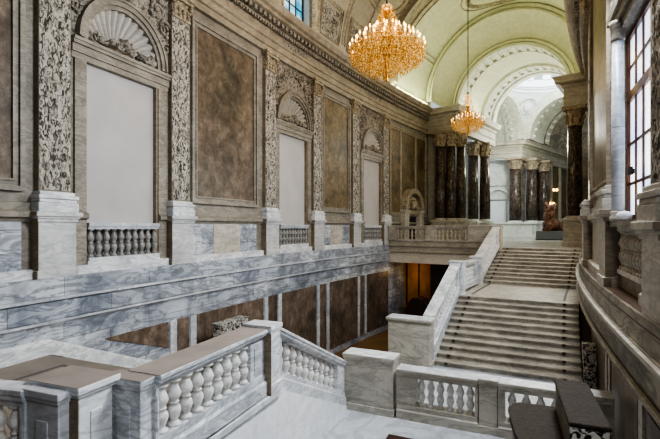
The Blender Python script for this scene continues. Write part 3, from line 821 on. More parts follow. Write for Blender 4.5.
# ---------------------------------------------------------------- right wall: window and its column
t = thing('window_column', 'bluish white column with carved capital beside the tall brown window', 'column', P(9.8, D('R', -.16), 1.2))
c = P(9.8, D('R', -.16), 0)
mb = MB(); mb.lathe(c, [(.13, 1.2), (.13, 1.26), (.1, 1.3), (.12, 1.34), (.095, 1.37)], 16); mb.build('base', M['ped_r'], t)
mb = MB(); mb.lathe(c, [(.095, 1.36), (.1, 2.5), (.09, 4.3)], 18); mb.build('shaft', M['pale'], t)
mb = MB(); mb.lathe(c, [(.09, 4.28), (.11, 4.31), (.1, 4.34), (.1, 4.44), (.13, 4.55), (.14, 4.62)], 16); mb.build('capital', M['jamb'], t)
w = MB()
a0, a1, zb_, zt = 8.0, 10.27, 1.2, 4.5
od = -.42
for s in (a0, a1): w.sbox(s - .05, s + .05, D('R', od - .06), D('R', od + .06), zb_, zt, 1)
w.sbox(a0, a1, D('R', od - .06), D('R', od + .06), zt - .1, zt, 1); w.sbox(a0, a1, D('R', od - .06), D('R', od + .06), zb_, zb_ + .1, 1)
w.sbox(a0, a1, D('R', od - .06), D('R', od + .06), 3.3, 3.45, 1)
w1 = struct(w.build('window_1', M['wood']))
w = MB()
for k in range(1, 4):
    s = a0 + (a1 - a0) * k / 4; w.sbox(s - .03, s + .03, D('R', od - .03), D('R', od + .03), zb_, zt, 1)
for z in (1.85, 2.55, 3.9): w.sbox(a0, a1, D('R', od - .03), D('R', od + .03), z - .025, z + .025, 1)
w.build('glazing_bars', M['wood'], w1)
w = MB(); w.sbox(a0, a1, D('R', od - .01), D('R', od + .01), zb_, zt, 1); w.build('panes', M['glass'], w1)
w = MB(); w.sbox(9.74, 9.8, D('R', od + .03), D('R', od + .09), 2.0, 2.08, 1); w.sbox(9.75, 9.78, D('R', od + .05), D('R', od + .12), 1.98, 2.12, 1); w.build('handle', M['iron'], w1)
# window surround
mb = MB()
mb.sbox(7.6, 10.6, D('R', -.5), D('R', -.1), 1.1, 1.2, 2)
mb.sbox(7.7, 10.5, D('R', -.6), D('R', -.2), 4.48, 4.62, 2); mb.sbox(7.7, 10.5, D('R', -.6), D('R', -.14), 4.62, 4.78, 2)
mb.sbox(7.7, 10.5, D('R', -.6), D('R', -.08), 4.78, 4.9, 2)
struct(mb.build('trim_5', M['jamb']))
for c, nm in ((17.7, 'window_4'), (25.7, 'window_5'), (1.0, 'window_6')):
    w = MB(); a0, a1, zb_, zt = c - 1.12, c + 1.12, .3, 5.6
    od = -.5 if c > 5 else -.2
    for s in (a0, a1): w.sbox(s - .05, s + .05, D('R', od - .06), D('R', od + .06), zb_, zt, 1)
    for z in (zb_, 1.2, 3.3, zt - .1): w.sbox(a0, a1, D('R', od - .06), D('R', od + .06), z, z + .1, 1)
    for k in (1, 2, 3): w.sbox(a0 + (a1 - a0) * k / 4 - .03, a0 + (a1 - a0) * k / 4 + .03, D('R', od - .03), D('R', od + .03), zb_, zt, 1)
    w1 = struct(w.build(nm, M['wood']))
    w = MB(); w.sbox(a0, a1, D('R', od - .01), D('R', od + .01), zb_, zt, 1); w.build('panes', M['glass'], w1)
mb = MB(); mb.sbox(7.9, 10.4, D('R', -.62), D('R', -.5), 4.6, 7.0, 1); struct(mb.build('wall_lunette', M['ent']))
tb = thing('window_balustrade', 'dim carved balustrade panel under the brown window', 'balustrade', P(9.0, D('R', -.3), .28))
mb = MB(); mb.sbox(7.95, 10.05, D('R', -.42), D('R', -.18), 1.02, 1.1, 1); mb.build('rail', M['ped_r'], tb)
mb = MB(); mb.sbox(7.95, 10.05, D('R', -.5), D('R', -.44), .28, 1.05, 1); mb.build('back_panel', M['slabside'], tb)
mb = MB(); mb.sbox(7.95, 10.05, D('R', -.42), D('R', -.18), .281, .36, 1); mb.build('plinth', M['ped_r'], tb)
for k in range(9): inst('baluster', BAL_LO, tb, P(8.05 + k * .235, D('R', -.28), .36), (.58, .58, .66))
mb = MB(); mb.blob(P(9.6, D('R', -.22), 1.27), .13, .1, .1); tag(mb.build('white_ball', M['white']), 'small pale rounded stone on the window sill beside the column', 'ornament')

# ---------------------------------------------------------------- foreground stone caps at the right
t = thing('stone_parapet', 'dark brown stone parapet block in the right foreground with mottled end', 'parapet', P(4.9, 9.62, ZLOW))
mb = MB(); mb.sbox(4.45, 5.62, 9.52, 9.8, ZLOW, -.54, 2); mb.build('body', M['slabside'], t, .01)
mb = MB(); mb.sbox(4.43, 5.66, 9.51, 9.82, -.54, -.5, 2); mb.build('top_slab', M['slab'], t, .015)
mb = MB(); mb.sbox(4.42, 4.45, 9.52, 9.81, -1.6, -.54, 1); mb.build('mottled_end', M['mottle'], t)
t = thing('stone_ledge', 'lower dark stone slab with rounded corner beside the parapet block', 'parapet', P(4.5, 9.3, ZLOW))
def slab_pts(z, e=0):
    q = [(3.6, 9.3), (4.5, 9.2), (4.8, 9.14), (5.2, 9.1), (5.45, 9.1), (5.58, 9.13), (5.65, 9.2), (5.66, 9.52), (3.6, 9.52)]
    return [P(a + (e if a > 5 else 0), b - (e if b < 9.4 else 0), z) for a, b in q]
mb = MB(); mb.loft([slab_pts(-.88, .0), slab_pts(-.86, .025), slab_pts(-.8, .025)]); mb.build('top_slab', M['slab'], t, .01)
mb = MB(); mb.loft([slab_pts(ZLOW), slab_pts(-.87)]); mb.build('body', M['slabside'], t)
t = thing('mottled_newel', 'black and white mottled newel at the right foot of the main staircase', 'newel', P(14.4, 10.72, ZLOW))
mb = MB()
rings = [[P(s0, d0, z), P(s1, d0, z), P(s1, d1, z), P(s0, d1, z)] for z, s0, s1, d0, d1 in ((ZLOW, 14.1, 14.5, 10.6, 10.86), (-2.6, 14.1, 14.5, 10.57, 10.86), (-2.2, 14.3, 14.7, 10.55, 10.86), (-1.95, 14.5, 14.8, 10.55, 10.86))]
mb.loft(rings); mb.build('block', M['mottle'], t)
mb = MB(); mb.blob(P(13.2, 10.72, ZLOW + .14), .1, .1, .14); mb.build('white_foot', M['white'], t)
pier('black and white mottled newel block behind the near level balustrade', 11.45, 12.75, .75, 1.1, ZG, 3.42, 'mottle', None, .03)

tag_c = MB(); tag_c.sbox(7.0, 9.55, 6.75, 9.0, ZLOW, ZLOW + .012, 2)
tag(tag_c.build('carpet', M['carpet']), 'dark red-brown carpet on the lower landing floor, cut by the picture bottom', 'carpet')


# ---------------------------------------------------------------- vault
RV, ZS = 5.42, 10.25
def V(s, th, inn=0.0):
    """point on the vault: th 0..pi from the left springing to the right; inn = offset inwards"""
    return P(s, 5.3 - (RV - inn) * cos(th), ZS + (RV - inn) * sin(th))


def vault(name, s0, s1, mat, holes=()):
    mb = MB()
    ns = max(4, int((s1 - s0) / .12)) if holes else max(4, int((s1 - s0) / .8)); nt_ = 72 if holes else 40
    def keep(u, v):
        s = s0 + (s1 - s0) * u; p = V(s, pi * v)
        for c, sd in holes:
            if (v < .5) != (sd == 'L'): continue
            if abs(s - c) < 1.1 and (p.z < 11.4 or (s - c) ** 2 + (p.z - 11.4) ** 2 < 1.21): return False
        return True
    mb.grid(lambda u, v: V(s0 + (s1 - s0) * u, pi * v), ns, nt_, True, keep)
    for d in (-.12, W + .12): mb.sweep([(d, CT - .1), (d, ZS)], s0, s1, ns, False)
    return struct(mb.build(name, mat))


ce1 = vault('ceiling', S0, 27.0, M['vault_w'], [(17.5, 'L'), (9.0, 'L')])
ce2 = vault('ceiling', 27.0, 34.2, M['vault'])
# transverse ribs
def rib(s0, s1, r_in, mat, name, mat2=None):
    mb = MB(); n = 48; rings = []
    for k in range(n + 1):
        a = pi * k / n
        rings.append([V(s0, a, -.02), V(s0, a, r_in), V(s1, a, r_in), V(s1, a, -.02)])
    drop_ = lambda ring: [Vector((q.x, q.y, CT - .02)) for q in ring]
    rings = [drop_(rings[0])] + rings + [drop_(rings[-1])]
    mb.loft(rings); o = struct(mb.build(name, mat))
    mb = MB()
    for e in (s0, s1):
        mb.loft([[V(e - .09, a, 0), V(e - .09, a, r_in + .09), V(e + .09, a, r_in + .09), V(e + .09, a, 0)] for a in [pi * k / n for k in range(n + 1)]])
    mb.build('rib_edge', mat2 or mat, o)
    return o
rib(26.9, 28.0, .22, M['rib'], 'trim_6', M['vault_w'])
rib(13.0, 14.0, .16, M['rib'], 'trim_8', M['vault_w'])
# window in the lunette above the second niche, with its arch band
for c, nm in ((17.5, 'window_2'), (9.0, 'window_3')):
    w = MB(); od = -.35
    w.sbox(c - 1.1, c + 1.1, od - .05, od + .05, CT, CT + .1, 1); w.sbox(c - 1.12, c - 1.02, od - .05, od + .05, CT, 11.4, 1); w.sbox(c + 1.02, c + 1.12, od - .05, od + .05, CT, 11.4, 1)
    arc_band(w, 'L', c, 1.02, 1.12, od - .05, od + .05, 16, 11.4)
    w1 = struct(w.build(nm, M['iron']))
    w = MB()
    for x in (-.5, 0, .5): w.sbox(c + x - .035, c + x + .035, od - .03, od + .03, CT, 11.4 + sqrt(1.1 - x * x), 1)
    for z in (10.2, 10.8, 11.4, 12.0): w.sbox(c - .95, c + .95, od - .025, od + .025, z - .025, z + .025, 1)
    w.build('glazing_bars', M['iron'], w1)
    w = MB(); w.poly([P(c - 1.05, od, CT), P(c + 1.05, od, CT)] + [P(c + 1.05 * cos(pi * k / 16), od, 11.4 + 1.05 * sin(pi * k / 16)) for k in range(17)])
    w.build('panes', M['glass_blue'], w1)
    w = MB()   # reveal
    prof = [(c - 1.1, CT)] + [(c - 1.1 * cos(pi * k / 16), 11.4 + 1.1 * sin(pi * k / 16)) for k in range(17)] + [(c + 1.1, CT)]
    def vo(z): return 0 if z < ZS else RV - sqrt(max(0, RV * RV - (z - ZS) ** 2)) - .12
    w.loft([[P(s, od, z), P(s, vo(z) + .05, z)] for s, z in prof], False)
    w.build('reveal', M['dome'], w1)
    w = MB()
    prof = [(c - 1, CT, -1)] ; rings = []
    pts = [(-1.0, 0, CT)] + [(-cos(pi * k / 20), sin(pi * k / 20), 11.4) for k in range(21)] + [(1.0, 0, CT)]
    for q, (cx_, sz_, zc) in enumerate(pts):
        ring = []
        for r, inn in ((1.1, .0), (1.1, .14), (1.25, .2), (1.3, .14), (1.6, .14), (1.65, .2), (1.8, .14), (1.82, 0)):
            z = zc + r * sz_; ring.append(P(c + r * cx_, vo(z) + inn, z))
        rings.append(ring)
    w.loft(rings); w.build('arch_band', M['rib'], w1)
# carved fields and line mouldings on the warm vault
def vline(mb, pts, r=.05): mb.tube([V(s, a, .02) for s, a in pts], r, 6)
mb = MB()
for c0, h_ in ((20.55, .8), (14.75, .8), (11.9, .8), (23.2, .6)):
    def rel(u, v, c0=c0, h_=h_):
        s = c0 - h_ + 2 * h_ * u; a = .03 + .26 * v
        nn = max(0, noise.noise(Vector((s * 2.6, a * 13, 1)))) + .5 * max(0, noise.noise(Vector((s * 6, a * 30, 5))))
        e = min(1, 8 * min(u, 1 - u, v, 1 - v))
        return V(s, a, .02 + .3 * nn * e)
    mb.grid(rel, 34, 34)
mb.build('carved_field', M['relief'], ce1)
mb = MB()
for c0 in (10.0, 17.5, 24.4):
    for k, sc in enumerate((1, .8)):
        for side_a in (.78, pi - .78):
            pts = [(c0 + sc * 2.3 * cos(t), side_a + sc * .22 * sin(t)) for t in [2 * pi * q / 40 for q in range(41)]]
            vline(mb, pts, .05)
    for sc in (1, .86):
        vline(mb, [(c0 + sc * 2.6 * (1 if q in (0, 3, 4) else -1) if q != 9 else c0, pi / 2 + (-.42 if q in (0, 1, 4) else .42) * sc) for q in (0, 1, 2, 3, 4)], .06)
    vline(mb, [(c0 + 1.3 * cos(t), pi / 2 + .24 * sin(t)) for t in [2 * pi * q / 32 for q in range(33)]], .06)
for c0, h_ in ((20.55, .8), (14.75, .8), (11.9, .8), (23.2, .6)):
    for e in (.06, .2): vline(mb, [(c0 - h_ - e, .02), (c0 + h_ + e, .02), (c0 + h_ + e, .31 + e * .15), (c0 - h_ - e, .31 + e * .15), (c0 - h_ - e, .02)], .05)
for s in (21.9, 22.15, 14.15, 12.85, 24.2, 26.75): vline(mb, [(s, .05 + (pi - .1) * q / 40) for q in range(41)], .06)
mb.build('line_moulding', M['rib'], ce1)
mb = MB()     # mouldings on the pale vault: oval medallion and framing arcs
for sc, r in ((1, .09), (.9, .05), (1.22, .04)):
    vline(mb, [(31.3 + sc * 1.35 * cos(t), pi / 2 + .02 + sc * .32 * sin(t)) for t in [2 * pi * q / 48 for q in range(49)]], r)
for s, r in ((28.45, .08), (28.75, .05), (33.5, .1), (33.85, .06)): vline(mb, [(s, .02 + (pi - .04) * q / 48) for q in range(49)], r)
for a in (.5, .56, pi - .5, pi - .56): vline(mb, [(28.8 + 4.6 * q / 12, a) for q in range(13)], .04)
mb.build('line_moulding', M['rib'], ce2)

mb = MB(); mb.sbox(-2.2, S0, -.6, W + .8, ZG, 17, 1); mb.sbox(-2.2, 1.6, -.6, -.3, ZG, 17, 1); struct(mb.build('wall_rear_blocker', M['darkwood']))  # added unseen behind the camera to keep sky light out
# ---------------------------------------------------------------- arches beyond the vault
def ring_pts(s, r, n=40, zc=ZS): return [P(s, 5.3 - r * cos(pi * k / n), zc + r * sin(pi * k / n)) for k in range(n + 1)]
def arch_wall(mb, s, r0, r1, zc0=ZS, zc1=ZS):
    a, b_ = ring_pts(s, r0, 40, zc0), ring_pts(s, r1, 40, zc1)
    mb.loft([[a[k], b_[k]] for k in range(41)], False)
def barrel(mb, s0, s1, r, zc=ZS, n=3): mb.loft([ring_pts(s0 + (s1 - s0) * i / n, r, 40, zc) for i in range(n + 1)], False)
def archring(mb, s, r0, r1, t, zc=ZS):
    rings = []
    for k in range(41):
        c_, s_ = -cos(pi * k / 40), sin(pi * k / 40)
        rings.append([P(s - t, 5.3 + r * c_, zc + r * s_) if q < 2 else P(s + t, 5.3 + r * c_, zc + r * s_) for q, r in ((0, r0), (1, r1), (2, r1), (3, r0))])
    mb.loft(rings)
R1, R2, R3 = 4.95, 4.15, 3.75
ZA = 9.85
mb = MB(); arch_wall(mb, 33.4, R1, 6.2)
mb.loft([ring_pts(33.4 + 1.9 * t_, R1 + (R2 - R1) * t_ ** 1.6, 40, ZS + (ZA - ZS) * t_) for t_ in (0, .2, .4, .6, .8, 1)], False)
arch_wall(mb, 35.3, R3, R2, ZA, ZA)
ar = struct(mb.build('trim_9', M['vault']))
mb = MB()
for s, r0, r1, t, zc in ((33.35, R1, R1 + .12, .08, ZS), (33.32, R1 + .2, R1 + .4, .06, ZS), (35.25, R3, R3 + .12, .1, ZA), (35.2, R3 + .2, R3 + .34, .1, ZA)): archring(mb, s, r0, r1, t, zc)
mb.build('arch_moulding', M['vault'], ar)
def coffer_band(s0, s1, r, name, ncof=20):
    ZS = ZA
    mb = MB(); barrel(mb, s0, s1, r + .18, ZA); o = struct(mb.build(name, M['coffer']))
    mb = MB()
    for e in (s0, s1): archring(mb, e, r - .04, r + .2, .14, ZA)
    for k in range(ncof + 1):
        a = pi * k / ncof; da = .045
        q = []
        for rr in (r, r + .2):
            for s, aa in ((s0, a - da), (s1, a - da), (s1, a + da), (s0, a + da)): q.append(P(s, 5.3 - rr * cos(aa), ZS + rr * sin(aa)))
        mb.hexa(q)
    for k in range(ncof):
        a = pi * (k + .5) / ncof; q = []
        for rr in (r + .19, r + .08):
            for s, aa in ((s0 + .32, a - .045), (s1 - .32, a - .045), (s1 - .32, a + .045), (s0 + .32, a + .045)): q.append(P(s, 5.3 - rr * cos(aa), ZS + rr * sin(aa)))
        mb.hexa(q)
    mb.build('coffers', M['stucco'], o)
coffer_band(35.4, 36.9, R3, 'trim_10')
mb = MB(); barrel(mb, 36.9, 40.3, R3 + .05, ZA); struct(mb.build('ceiling_passage', M['vault']))
coffer_band(40.3, 41.6, R3 - .1, 'trim_11')

# piers with entablature on either side of the passage
def ent_block(mb, path, z0=8.0):
    """entablature swept along a polyline (outer face on the right hand of the path)"""
    prof = [(-.5, z0), (0, z0), (0, z0 + .4), (.06, z0 + .5), (0, z0 + .58), (0, z0 + 1.0), (.1, z0 + 1.08), (.1, z0 + 1.22), (.4, z0 + 1.3), (.42, z0 + 1.45), (.55, z0 + 1.65), (-.5, z0 + 1.68)]
    rings = []
    n = len(path)
    for i, p in enumerate(path):
        p = Vector(p); ds = []
        if i > 0: ds.append((p - Vector(path[i - 1])).normalized())
        if i < n - 1: ds.append((Vector(path[i + 1]) - p).normalized())
        ns = [Vector((d.y, -d.x, 0)) for d in ds]
        nn = sum(ns, Vector((0, 0, 0))).normalized(); k = 1 / max(.4, nn.dot(ns[0]))
        rings.append([p + nn * (w_ * k) + Vector((0, 0, h)) for w_, h in prof])
    mb.loft(rings)


def column(label, base, r=.33, z0=1.75, z1=6.95, ped=True, mat='column', pm='far', rz=0.0, zf=0.0, grp='dark marble columns of the upper hall'):
    t = thing('marble_column', label, 'column', Vector(base) + Vector((0, 0, zf)), grp)
    bx = Vector(base)
    if ped:
        mb = MB(); mb.box(bx + Vector((0, 0, .8)), r * 2.5, r * 2.5, 1.6, rz); mb.box(bx + Vector((0, 0, .12)), r * 2.9, r * 2.9, .24, rz); mb.box(bx + Vector((0, 0, 1.5)), r * 2.9, r * 2.9, .16, rz)
        mb.build('pedestal', M[pm], t, .015)
    mb = MB(); mb.lathe(bx, [(r * 1.3, 1.58), (r * 1.3, z0 - .1), (r * 1.1, z0 - .06), (r * 1.15, z0)], 16); mb.build('base', M[pm], t)
    mb = MB(); mb.lathe(bx, [(r, z0), (r * 1.02, z0 + 1.5), (r * .88, z1)], 20); mb.build('shaft', M[mat], t)
    mb = MB(); mb.lathe(bx, [(r * .95, z1 - .06), (r * 1.0, z1), (r * .9, z1 + .04), (r * 1.0, z1 + .45), (r * 1.25, z1 + .8), (r * 1.3, z1 + .85)], 16)
    for rg, zz, rr in ((.98, .22, .1), (1.1, .5, .12)):
        for k in range(8):
            a = 2 * pi * k / 8 + rg; mb.blob(bx + Vector((r * rg * cos(a), r * rg * sin(a), z1 + zz)), rr, rr * .6, .16, a, 6, 4)
    mb.box(bx + Vector((0, 0, z1 + .95)), r * 2.8, r * 2.8, .2, rz)
    mb.build('capital', M['capital'], t)
    return t


ang = 34.2 / RL
# left pier
for (x, y), l in zip(((-2.62, 32.75), (-1.88, 32.85), (-1.2, 33.25)), ('leftmost dark red column of the cluster above the bridge', 'middle dark red column of the cluster above the bridge', 'right dark red column of the cluster above the bridge')):
    column(l, (x, y, 0), .36, pm='far_ent', rz=-ang)
for (x, y), l in zip(((-.42, 37.85), (.5, 38.6)), ('dark column beyond the cluster, left of its pair', 'dark column beyond the cluster, right of its pair, beside the white wall')):
    column(l, (x, y, 0), .42, pm='far', rz=-ang)
mb = MB(); a_, b_, c_, d_ = P(34.2, -.1, 0), P(34.0, .35, 0), P(34.05, 2.3, 0), P(36.2, 2.35, 0)
ent_block(mb, [P(33.7, -.3, 0), P(33.7, 2.0, 0), P(42.0, 2.0, 0)])
struct(mb.build('trim_12', M['far_ent']))
mb = MB(); mb.sbox(34.1, 35.6, -.6, 1.2, 0, 8.0, 1); struct(mb.build('wall_corner', M['far_ent']))
mb = MB(); mb.sbox(35.6, 38.9, -1.0, -.6, 0, 10.4, 2); mb.sbox(39.6, 41.2, -1.0, 1.2, 0, 8, 1)
struct(mb.build('wall_pier', M['far']))
# right pier with its single column
column('single dark column on a stone pedestal beside the right wall at the stair head', P(32.1, 9.7, 0), .42, pm='ped_r', rz=-ang)
mb = MB(); ent_block(mb, [P(33.4, 11, 0), P(33.4, 9.1, 0), P(31.3, 9.1, 0), P(31.3, 11.0, 0)][::-1][::-1] if False else [P(31.45, 11.2, 0), P(31.45, 9.2, 0), P(36, 9.2, 0)][::-1])
struct(mb.build('trim_13', M['far_ent']))

# ---------------------------------------------------------------- domed hall at the end
RO, HALF = 5.3, 4.25
SC, ZD = 46.6, 9.9
RS = HALF * 1.414
mb = MB()
def dome_keep(u, v):
    a = 2 * pi * u; e = pi / 2 * v; x = RS * cos(e) * cos(a); y = RS * cos(e) * sin(a); z = RS * sin(e)
    if abs(x) > HALF or abs(y) > HALF: return False
    return z < 4.22
mb.grid(lambda u, v: P(SC + RS * cos(pi / 2 * v) * cos(2 * pi * u), RO + RS * cos(pi / 2 * v) * sin(2 * pi * u), ZD + RS * sin(pi / 2 * v)), 144, 60, True, dome_keep)
dm = struct(mb.build('ceiling_dome', M['dome']))
mb = MB()
dc = P(SC, RO, 0)
for r0, z0, z1 in ((4.12, 14.15, 14.4), (3.95, 14.4, 14.55), (3.8, 14.55, 14.75)):
    mb.lathe(dc, [(4.6, z0), (r0, z0), (r0, z1), (4.6, z1)], 64, False, False)
mb.build('dome_cornice', M['dome'], dm)
mb = MB(); mb.lathe(dc, [(4.0, 14.7), (4.0, 15.3)], 64, False)
mb.lathe(dc, [(4.0, 17.2), (3.85, 17.3), (3.85, 17.5), (4.0, 17.6), (3.6, 18.8), (2.5, 20.2), (.01, 20.8)], 64, False)
mb.build('drum', M['dome'], dm)
mb = MB()
for k in range(16):
    a = 2 * pi * k / 16; mb.box(dc + Vector((4.0 * cos(a), 4.0 * sin(a), 16.25)), .3, .7, 2.0, a)
mb.build('drum_post', M['dome'], dm)
mb = MB()    # pendentive medallions
for sx in (-1, 1):
    for sy in (-1, 1):
        ctr = Vector((sx * RS * .62, sy * RS * .62 , 0)); dirv = Vector((sx, sy, 0)).normalized()
        e0 = .42
        for rr, t_ in ((.95, .1), (.75, .05)):
            pts = []
            for k in range(25):
                t = 2 * pi * k / 24; az = atan2(sy, sx) + rr / RS * cos(t) / cos(e0 + .1); el = e0 + .12 + rr / RS * sin(t)
                rad = RS - .05
                pts.append(P(SC + rad * cos(el) * cos(az), RO + rad * cos(el) * sin(az), ZD + rad * sin(el)))
            mb.tube(pts, t_, 6)
        az, el = atan2(sy, sx), e0 + .12
        mb.blob(P(SC + (RS - .05) * cos(el) * cos(az), RO + (RS - .05) * cos(el) * sin(az), ZD + (RS - .05) * sin(el)), .45, .45, .55)
mb.build('medallion', M['far'], dm)
mb = MB()    # arches of the four sides
def xarch(mb, axis, off, r0, r1, t):
    rings = []
    for k in range(33):
        c_, s_ = cos(pi * k / 32), sin(pi * k / 32); ring = []
        for r, q in ((r0, -t), (r1, -t), (r1, t), (r0, t)):
            if axis == 's': ring.append(P(SC + off + q, RO + r * c_, ZD + r * s_))
            else: ring.append(P(SC + r * c_, RO + off + q, ZD + r * s_))
        rings.append(ring)
    mb.loft(rings)
for ax, off in (('s', -HALF), ('s', HALF), ('d', -HALF), ('d', HALF)):
    xarch(mb, ax, off, 3.5, 3.72, .32); xarch(mb, ax, off, 3.72, 4.26, .22)
mb.build('dome_arch', M['stucco'], dm)
for ax, off, nm in (('d', -HALF - .3, 'trim_14'), ('s', HALF + .3, 'trim_15')):
    mb = MB(); sg = 1 if off > 0 else -1
    for i, (e0, e1) in enumerate(((0, 1.2), (1.2, 3.4), (3.4, 4.4))):
        rings = []
        for k in range(33):
            c_, s_ = cos(pi * k / 32), sin(pi * k / 32); r = 3.75 if i == 1 else 3.6
            rings.append([P(SC + r * c_, RO + off + sg * e, ZD + r * s_) if ax == 'd' else P(SC + off + sg * e, RO + r * c_, ZD + r * s_) for e in (e0, e1)])
        mb.loft(rings, False)
        if i != 1:
            for k in range(16):
                a = pi * (k + .5) / 16; e = (e0 + e1) / 2
                q = P(SC + 3.6 * cos(a), RO + off + sg * e, ZD + 3.6 * sin(a)) if ax == 'd' else P(SC + off + sg * e, RO + 3.6 * cos(a), ZD + 3.6 * sin(a))
                mb.blob(q, .25, .25, .18)
    struct(mb.build(nm, M['stucco']))

# far piers, columns and walls (points measured in metres)
for (x, y), l in zip(((3.5, 47.9), (5.1, 48.9), (6.5, 50.9)), ('far dark column left of the domed hall corner, beside the white wall', 'far mottled grey brown column at the corner of the domed hall', 'far dark column behind the sculpture')):
    column(l, (x, y, 0), .55, pm='far', rz=-.4)
mb = MB()
ent_block(mb, [(-.5, 47.7, 0), (4.1, 47.3, 0), (10.0, 58.6, 0), (11.5, 61, 0)])
struct(mb.build('trim_16', M['far_ent']))
mb = MB(); mb.hexa([Vector(p) for p in ((-1.5, 49.2, 0), (3.3, 49.0, 0), (3.6, 50.0, 0), (-1.5, 50.0, 0), (-1.5, 49.2, 8.1), (3.3, 49.0, 8.1), (3.6, 50.0, 8.1), (-1.5, 50, 8.1))])
fw = struct(mb.build('wall_far', M['far']))
mb = MB()
yy = 48.95
rings = []
for k in range(17):
    a = pi * k / 16; rings.append([Vector((1.95 + r * cos(a), q, 4.0 + r * sin(a))) for r, q in ((.95, yy + .15), (.95, yy - .15), (1.25, yy - .15), (1.25, yy + .15))])
mb.loft(rings); mb.box((.85, yy, 2.0), .3, .4, 4.0); mb.box((3.05, yy, 2.0), .3, .4, 4.0); mb.box((1.95, yy, 4.05), 2.6, .3, .2)
mb.box((.6, yy, 4.1), .9, .35, .3)
mb.build('door_surround', M['far'], fw, .02)
mb = MB(); mb.grid(lambda u, v: Vector((.2 + 2.9 * u, yy - .02 - .12 * max(0, noise.noise(Vector((u * 8, v * 8, 2)))), 5.4 + 2.3 * v)), 30, 24)
mb.build('wall_relief', M['far'], fw)
mb = MB(); mb.box((1.95, yy + .0, 1.9), 1.5, .15, 3.8); mb.build('white_door', M['dome'], fw, .01)
mb = MB(); mb.hexa([Vector(p) for p in ((5.6, 50.6, 0), (13.5, 66, 0), (12.5, 67, 0), (4.8, 51.4, 0), (5.6, 50.6, 8.1), (13.5, 66, 8.1), (12.5, 67, 8.1), (4.8, 51.4, 8.1))])
fb = struct(mb.build('wall_far_right', M['olive']))
mb = MB()
for k in range(6):
    f_ = (k + .5) / 6; p = Vector((5.65, 50.55, 0)).lerp(Vector((13.5, 65.9, 0)), f_); mb.box(p + Vector((0, 0, 4)), .35, .35, 8.0, -.47)
mb.build('wall_pilaster', M['far_ent'], fb)
mb = MB(); mb.sbox(66, 66.4, -8, 14, 0, 20, 6); struct(mb.build('wall_end', M['olive']))
mb = MB(); mb.sbox(44, 66, 12.6, 13.0, 0, 18, 6); mb.sbox(34, 44.2, 11.0, 13.0, 0, 16, 4); struct(mb.build('wall_hall_right', M['far']))
mb = MB(); mb.sbox(40.0, 56, -8.2, -7.8, 0, 16, 6); struct(mb.build('wall_hall_left', M['far']))
mb = MB(); mb.box((2.2, 47.6, .75), 5.6, 1.0, 1.5, 0); mb.box((2.2, 47.55, 1.5), 5.8, 1.15, .18, 0); mb.box((2.2, 47.55, .15), 5.8, 1.15, .3, 0)
mb.build('pedestal_wall', M['far'], fw, .02)
# added glowing shapes standing in for chandelier reflections on the polished wall
for (x, y, z), l in zip(((8.1, 55.2, 5.2), (7.6, 54.2, 3.6)), ('upper of two golden chandelier reflections behind the sculpture', 'lower of two golden chandelier reflections, just above the sculpture')):
    t = thing('golden_reflection', l, 'reflection', (x, y, z))
    mb = MB(); mb.box((x + .06, y, z), .3, .1, .14, -.4); mb.build('glint_backing', M['gold'], t)
    for k in (-1, 0, 1):
        mb = MB(); mb.blob((x - .05 + k * .32, y - .2 + k * .1, z + .1), .13, .13, .16); mb.build('glint', M['flame'], t)

# sculpture on a grey plinth
base = Vector((5.85, 41.7, 0))
t = thing('grey_plinth', 'low grey rectangular plinth at the stair head under the sculpture', 'plinth', base)
mb = MB(); mb.box(base + Vector((0, 0, .38)), 2.0, 1.3, .76, -.4); mb.build('body', M['plinth'], t, .015)
mb = MB(); mb.box(base + Vector((0, 0, .03)), 2.06, 1.36, .06, -.4); mb.build('foot', M['iron'], t)
t = thing('wood_sculpture', 'red-brown twisted wooden sculpture standing on the grey plinth', 'sculpture', base + Vector((0, 0, .76)))
mb = MB(); random.seed(3)
b0 = base + Vector((0, 0, .76))
for k in range(14):
    a = random.uniform(0, 6.28); r = random.uniform(.4, .95); h = random.uniform(1.5, 2.5)
    st_ = b0 + Vector((.8 * cos(a) * r * 1.4, .5 * sin(a) * r, 0)); en = b0 + Vector((.5 * cos(a + 2) * r, .4 * sin(a + 2) * r, h))
    mid = (st_ + en) / 2 + Vector((random.uniform(-.2, .2), random.uniform(-.15, .15), 0))
    mb.tube([st_, st_.lerp(mid, .5) + Vector((.08, 0, 0)), mid, mid.lerp(en, .5) - Vector((.08, 0, 0)), en], .2, 7, .4)
mb.build('limbs', M['statue'], t)
mb = MB(); mb.blob(b0 + Vector((.05, 0, .55)), .75, .4, .55, -.4); mb.blob(b0 + Vector((-.1, 0, 1.25)), .5, .3, .6, -.4); mb.blob(b0 + Vector((.05, 0, 1.9)), .25, .2, .4); mb.build('trunk', M['statue'], t)


# ---------------------------------------------------------------- chandeliers
mb = MB(); mb.lathe((0, 0, 0), [(.016, 0), (.016, .17)], 6); CANDLE = mb.mesh('candle', M['candle'])
mb = MB(); mb.lathe((0, 0, 0), [(.012, 0), (.03, .035), (.022, .07), (.002, .12)], 6); FLAME = mb.mesh('flame', M['flame'])


